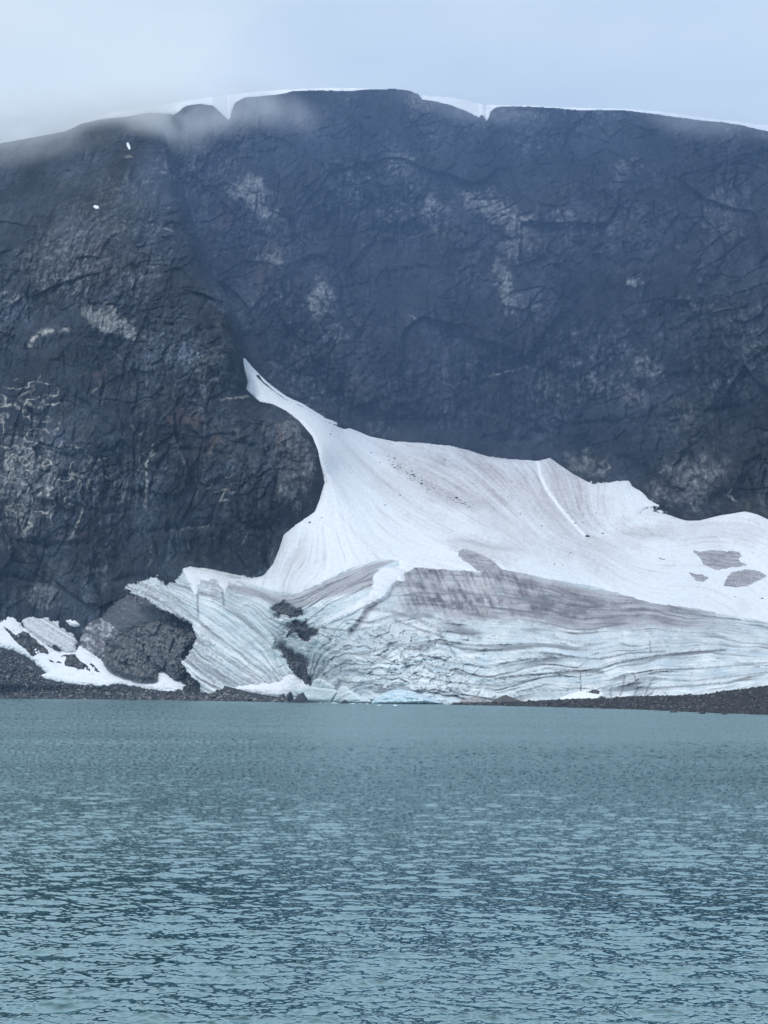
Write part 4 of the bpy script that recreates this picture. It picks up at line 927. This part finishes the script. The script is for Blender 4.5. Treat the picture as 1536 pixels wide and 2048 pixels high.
for k in range(40):
    q = (r3.uniform(900, 1200), 0); q = (q[0], 940 + (q[0] - 900) * 0.35 + r3.normal(0, 28))
    snow_stone(q[0], q[1], 0.35 + 0.25 * r3.random(), k, 'small dark stone lying loose on the snowfield', 'loose stones on the snowfield')

# ------------------------------------------------------------------ lake
M_water = bpy.data.materials.new('lake_water'); M_water.use_nodes = True
t = M_water.node_tree; t.nodes.remove(t.nodes['Principled BSDF'])
_ra = t.nodes.new('ShaderNodeAttribute'); _ra.attribute_name = 'wet'
_df = t.nodes.new('ShaderNodeBsdfDiffuse'); _df.inputs['Color'].default_value = (0.005, 0.050, 0.060, 1)
_gl = t.nodes.new('ShaderNodeBsdfGlossy'); _gl.inputs['Color'].default_value = (0.72, 0.90, 0.90, 1); t.links.new(_ra.outputs['Fac'], _gl.inputs['Roughness'])
_lw = t.nodes.new('ShaderNodeLayerWeight'); _pw = t.nodes.new('ShaderNodeMath'); _pw.operation = 'POWER'; _pw.inputs[1].default_value = 1.1
t.links.new(_lw.outputs['Facing'], _pw.inputs[0])
_mn = t.nodes.new('ShaderNodeMath'); _mn.operation = 'MINIMUM'; _mn.inputs[1].default_value = 0.61; t.links.new(_pw.outputs[0], _mn.inputs[0])
_mx = t.nodes.new('ShaderNodeMixShader'); t.links.new(_mn.outputs[0], _mx.inputs[0]); t.links.new(_df.outputs[0], _mx.inputs[1]); t.links.new(_gl.outputs[0], _mx.inputs[2])
t.links.new(_mx.outputs[0], t.nodes['Material Output'].inputs['Surface'])
g = t.nodes.new('ShaderNodeNewGeometry')
prev = None
for sc_, dist, st_ in ((0.16, 0.20, (0.55, 1.0, 1.0)), (0.9, 0.045, (0.6, 1.0, 1.0)), (4.0, 0.010, (0.6, 1.0, 1.0))):
    mp_ = t.nodes.new('ShaderNodeMapping'); mp_.inputs['Scale'].default_value = st_
    nz = t.nodes.new('ShaderNodeTexNoise'); nz.inputs['Scale'].default_value = sc_; nz.inputs['Detail'].default_value = 3; nz.inputs['Roughness'].default_value = 0.6
    bp = t.nodes.new('ShaderNodeBump'); bp.inputs['Strength'].default_value = 1.0; bp.inputs['Distance'].default_value = dist
    t.links.new(g.outputs['Position'], mp_.inputs[0]); t.links.new(mp_.outputs[0], nz.inputs['Vector']); t.links.new(nz.outputs['Fac'], bp.inputs['Height'])
    if prev: t.links.new(prev.outputs[0], bp.inputs['Normal'])
    prev = bp
_bs = t.nodes.new('ShaderNodeMapRange'); _bs.inputs[1].default_value = 0.06; _bs.inputs[2].default_value = 0.20; _bs.inputs[3].default_value = 1.0; _bs.inputs[4].default_value = 0.0; t.links.new(_ra.outputs['Fac'], _bs.inputs[0])
for n_ in t.nodes:
    if n_.bl_idname == 'ShaderNodeBump': t.links.new(_bs.outputs[0], n_.inputs['Strength'])
for q_ in (_df, _gl, _lw): t.links.new(prev.outputs[0], q_.inputs['Normal'])

ys = np.concatenate([np.array([1393.5, 1395, 1397, 1400, 1404]), np.arange(1408, 1480, 1.1), np.arange(1480, 2120, 0.65)])
xs = np.concatenate([np.arange(-700, -60, 16), np.arange(-50, 1590, 1.6), np.arange(1600, 2300, 16)])
x, y = np.meshgrid(xs, ys)
x = x.astype(float)
hz = 1386 + (x - 768) * math.tan(math.radians(0.29))
yq = hz + 8 + (y - 1393.5)                                             # rows follow the water horizon
Yw = Ywater(x, yq)
V = P(x, yq, Yw)
X, Yy = V[..., 0].astype(np.float32), V[..., 1].astype(np.float32)
dy = np.abs(np.gradient(Yy, axis=0)); dx = np.abs(np.gradient(X, axis=1))
rw = np.random.default_rng(42)
lost = np.zeros_like(X); Z = np.zeros_like(X); DX = np.zeros_like(X); DY = np.zeros_like(X)
gust = 0.75 + 0.5 * fbm(X / 60, Yy / 25, seed=520, o=3)
for i in range(140):
    lam = float(0.085 * (22.0 ** rw.random()))
    th = rw.normal(0, 0.55)
    k = 2 * math.pi / lam; kx, ky = k * math.sin(th), k * math.cos(th)
    amp = 0.0054 * lam ** 0.82
    fade = np.clip((lam / max(abs(math.cos(th)), 0.3) / dy - 0.6) / 1.2, 0, 1) * np.clip((lam / max(abs(math.sin(th)), 0.02) / dx - 2.5) / 2, 0, 1)
    ph = kx * X + ky * Yy + rw.uniform(0, 6.28)
    a_ = amp * fade * gust * np.clip(dy * 3.5 / lam, 1, 2.6)
    lost += (amp * gust * k) ** 2 / 2 * (1 - fade ** 2)
    Z += a_ * np.cos(ph)
    DX -= a_ * 0.9 * math.sin(th) * np.sin(ph); DY -= a_ * 0.9 * math.cos(th) * np.sin(ph)
grain = fbm(x / 7.0, y / 3.2, seed=530, o=3, gain=0.7)
wet = np.clip(0.04 + np.sqrt(np.sqrt(lost) * 0.32) * (1 + 0.8 * grain), 0.05, 0.75)
wet = np.maximum(wet, 0.21 * sstep(0.12, 0.24, np.sqrt(np.sqrt(lost) * 0.32)))
print('wet rows', [round(float(wet[i].mean()), 3) for i in (5, 30, 60, 100, 200, 400, 800)])
V[..., 0] += DX; V[..., 1] += DY; V[..., 2] = Z
V[:, :2, 2] = -0.35; V[:, -2:, 2] = -0.35; V[-2:, :, 2] = -0.35
lake = mesh_from_grid('lake', V[::-1], np.ones((len(ys) - 1, len(xs) - 1), bool), M_water, None, wet[::-1])
tag(lake, 'rippled turquoise grey glacial lake filling the foreground', 'lake', kind='structure')
me = bpy.data.meshes.new('lake_edge')
vv_ = [(-3500,-190,-.25),(3500,-190,-.25),(3500,4000,-.25),(-3500,4000,-.25)]
me.from_pydata(vv_, [], [(0,1,2,3)]); me.materials.append(M_water)
_aw = me.attributes.new('wet', 'FLOAT', 'POINT'); _aw.data.foreach_set('value', [0.35] * 4)
lo = bpy.data.objects.new('water', me); COL.objects.link(lo)
tag(lo, 'outer reaches of the lake', 'water', kind='structure')
me = bpy.data.meshes.new('ground'); me.from_pydata([(-3600,-195,-3),(3600,-195,-3),(3600,5000,-3),(-3600,5000,-3)], [], [(0,1,2,3)]); me.materials.append(M_mor)
a_ = me.color_attributes.new('Col', 'FLOAT_COLOR', 'POINT'); a_.data.foreach_set('color', [0.08, 0.08, 0.085, 1] * 4)
go = bpy.data.objects.new('ground', me); COL.objects.link(go); tag(go, 'stony bed under and around the lake', 'ground', kind='structure')

# ------------------------------------------------------------------ air
def volume_mat(name, color, density, noise=None):
    m = bpy.data.materials.new(name); m.use_nodes = True; t = m.node_tree
    t.nodes.remove(t.nodes['Principled BSDF'])
    pv = t.nodes.new('ShaderNodeVolumePrincipled'); pv.inputs['Color'].default_value = (*color, 1); pv.inputs['Density'].default_value = density
    pv.inputs['Anisotropy'].default_value = 0.0
    t.links.new(pv.outputs[0], t.nodes['Material Output'].inputs['Volume'])
    return m, t, pv
HZ, _, _ = volume_mat('haze_air', (0.40, 0.62, 1.0), 0.000075)
bm = bmesh.new(); bmesh.ops.create_cube(bm, size=1.0); me = bpy.data.meshes.new('haze'); bm.to_mesh(me); bm.free(); me.materials.append(HZ)
hz_ = bpy.data.objects.new('haze', me); COL.objects.link(hz_); hz_.scale = (7600, 5400, 654); hz_.location = (0, 2490, 323)
tag(hz_, 'thin blue haze in the air over the lake', 'haze', kind='stuff')

HB, _, _ = volume_mat('blue_air', (0.36, 0.58, 1.0), 0.0009)
me = bpy.data.meshes.new('mist'); v_, f_ = ICO3; me.from_pydata([tuple(q) for q in v_], [], [tuple(q) for q in f_]); me.materials.append(HB)
o = bpy.data.objects.new('mist', me); COL.objects.link(o); o.location = (120, 1120, 310); o.scale = (390, 125, 310); o.rotation_euler = (0, 0, -0.35)
tag(o, 'thin blue vapour hanging in front of the headwall', 'mist', kind='stuff')

def mist(cx, cy, Y, rx, rz, ry, dens, seed, rot=0.0, label='pale mist drifting over the crest'):
    m, t, pv = volume_mat('mist_vapour', (0.99, 0.995, 1.0), dens)
    tc_ = t.nodes.new('ShaderNodeTexCoord')
    ln = t.nodes.new('ShaderNodeVectorMath'); ln.operation = 'LENGTH'; t.links.new(tc_.outputs['Object'], ln.inputs[0])
    mr = t.nodes.new('ShaderNodeMapRange'); mr.inputs[1].default_value = 1.0; mr.inputs[2].default_value = 0.0; mr.interpolation_type = 'SMOOTHSTEP'
    t.links.new(ln.outputs['Value'], mr.inputs[0])
    g_ = t.nodes.new('ShaderNodeNewGeometry')
    mp_ = t.nodes.new('ShaderNodeMapping'); mp_.inputs['Location'].default_value = (seed * 13.1, 0, 0); mp_.inputs['Scale'].default_value = (1, 0.6, 1)
    nz = t.nodes.new('ShaderNodeTexNoise'); nz.inputs['Scale'].default_value = 0.02; nz.inputs['Detail'].default_value = 6; nz.inputs['Roughness'].default_value = 0.62; nz.inputs['Distortion'].default_value = 0.8
    t.links.new(g_.outputs['Position'], mp_.inputs[0]); t.links.new(mp_.outputs[0], nz.inputs['Vector'])
    m2 = t.nodes.new('ShaderNodeMapRange'); m2.inputs[1].default_value = 0.30; m2.inputs[2].default_value = 0.72; t.links.new(nz.outputs['Fac'], m2.inputs[0])
    mu = t.nodes.new('ShaderNodeMath'); mu.operation = 'MULTIPLY'; t.links.new(mr.outputs[0], mu.inputs[0]); t.links.new(m2.outputs[0], mu.inputs[1])
    m3 = t.nodes.new('ShaderNodeMath'); m3.operation = 'MULTIPLY'; m3.inputs[1].default_value = dens; t.links.new(mu.outputs[0], m3.inputs[0])
    t.links.new(m3.outputs[0], pv.inputs['Density'])
    me = bpy.data.meshes.new('mist'); v_, f_ = ICO2; me.from_pydata([tuple(q) for q in v_], [], [tuple(q) for q in f_]); me.materials.append(m)
    o = bpy.data.objects.new('mist', me); COL.objects.link(o)
    o.location = Vector(P(np.array(float(cx)), np.array(float(cy)), float(Y))); o.scale = (rx * 1.5, ry * 1.3, rz * 1.5); o.rotation_euler = (0, rot, 0)
    tag(o, label, 'mist', kind='stuff')
mist(395, 232, 1320, 80, 19, 40, 0.055, 1, 0.12, 'low mist spilling over the crest at the upper left')
mist(330, 262, 1330, 60, 16, 36, 0.030, 6, 0.5, 'faint veil of mist sinking down the gully at the upper left')
mist(90, 236, 1380, 150, 26, 50, 0.055, 2, -0.12, 'bank of mist hiding the left shoulder of the summit')
mist(40, 300, 1340, 90, 18, 40, 0.016, 7, -0.15, 'thin veil of mist over the left slope')
mist(540, 215, 1275, 42, 17, 30, 0.042, 3, 0.35, 'wisp of mist against the dark rock under the summit snow')
mist(935, 214, 1235, 55, 11, 25, 0.026, 4, 0.2, 'thin wisp of mist below the notch of the crest')
mist(1450, 250, 1105, 60, 9, 25, 0.030, 5, 0.12, 'faint wisp of mist along the right crest')
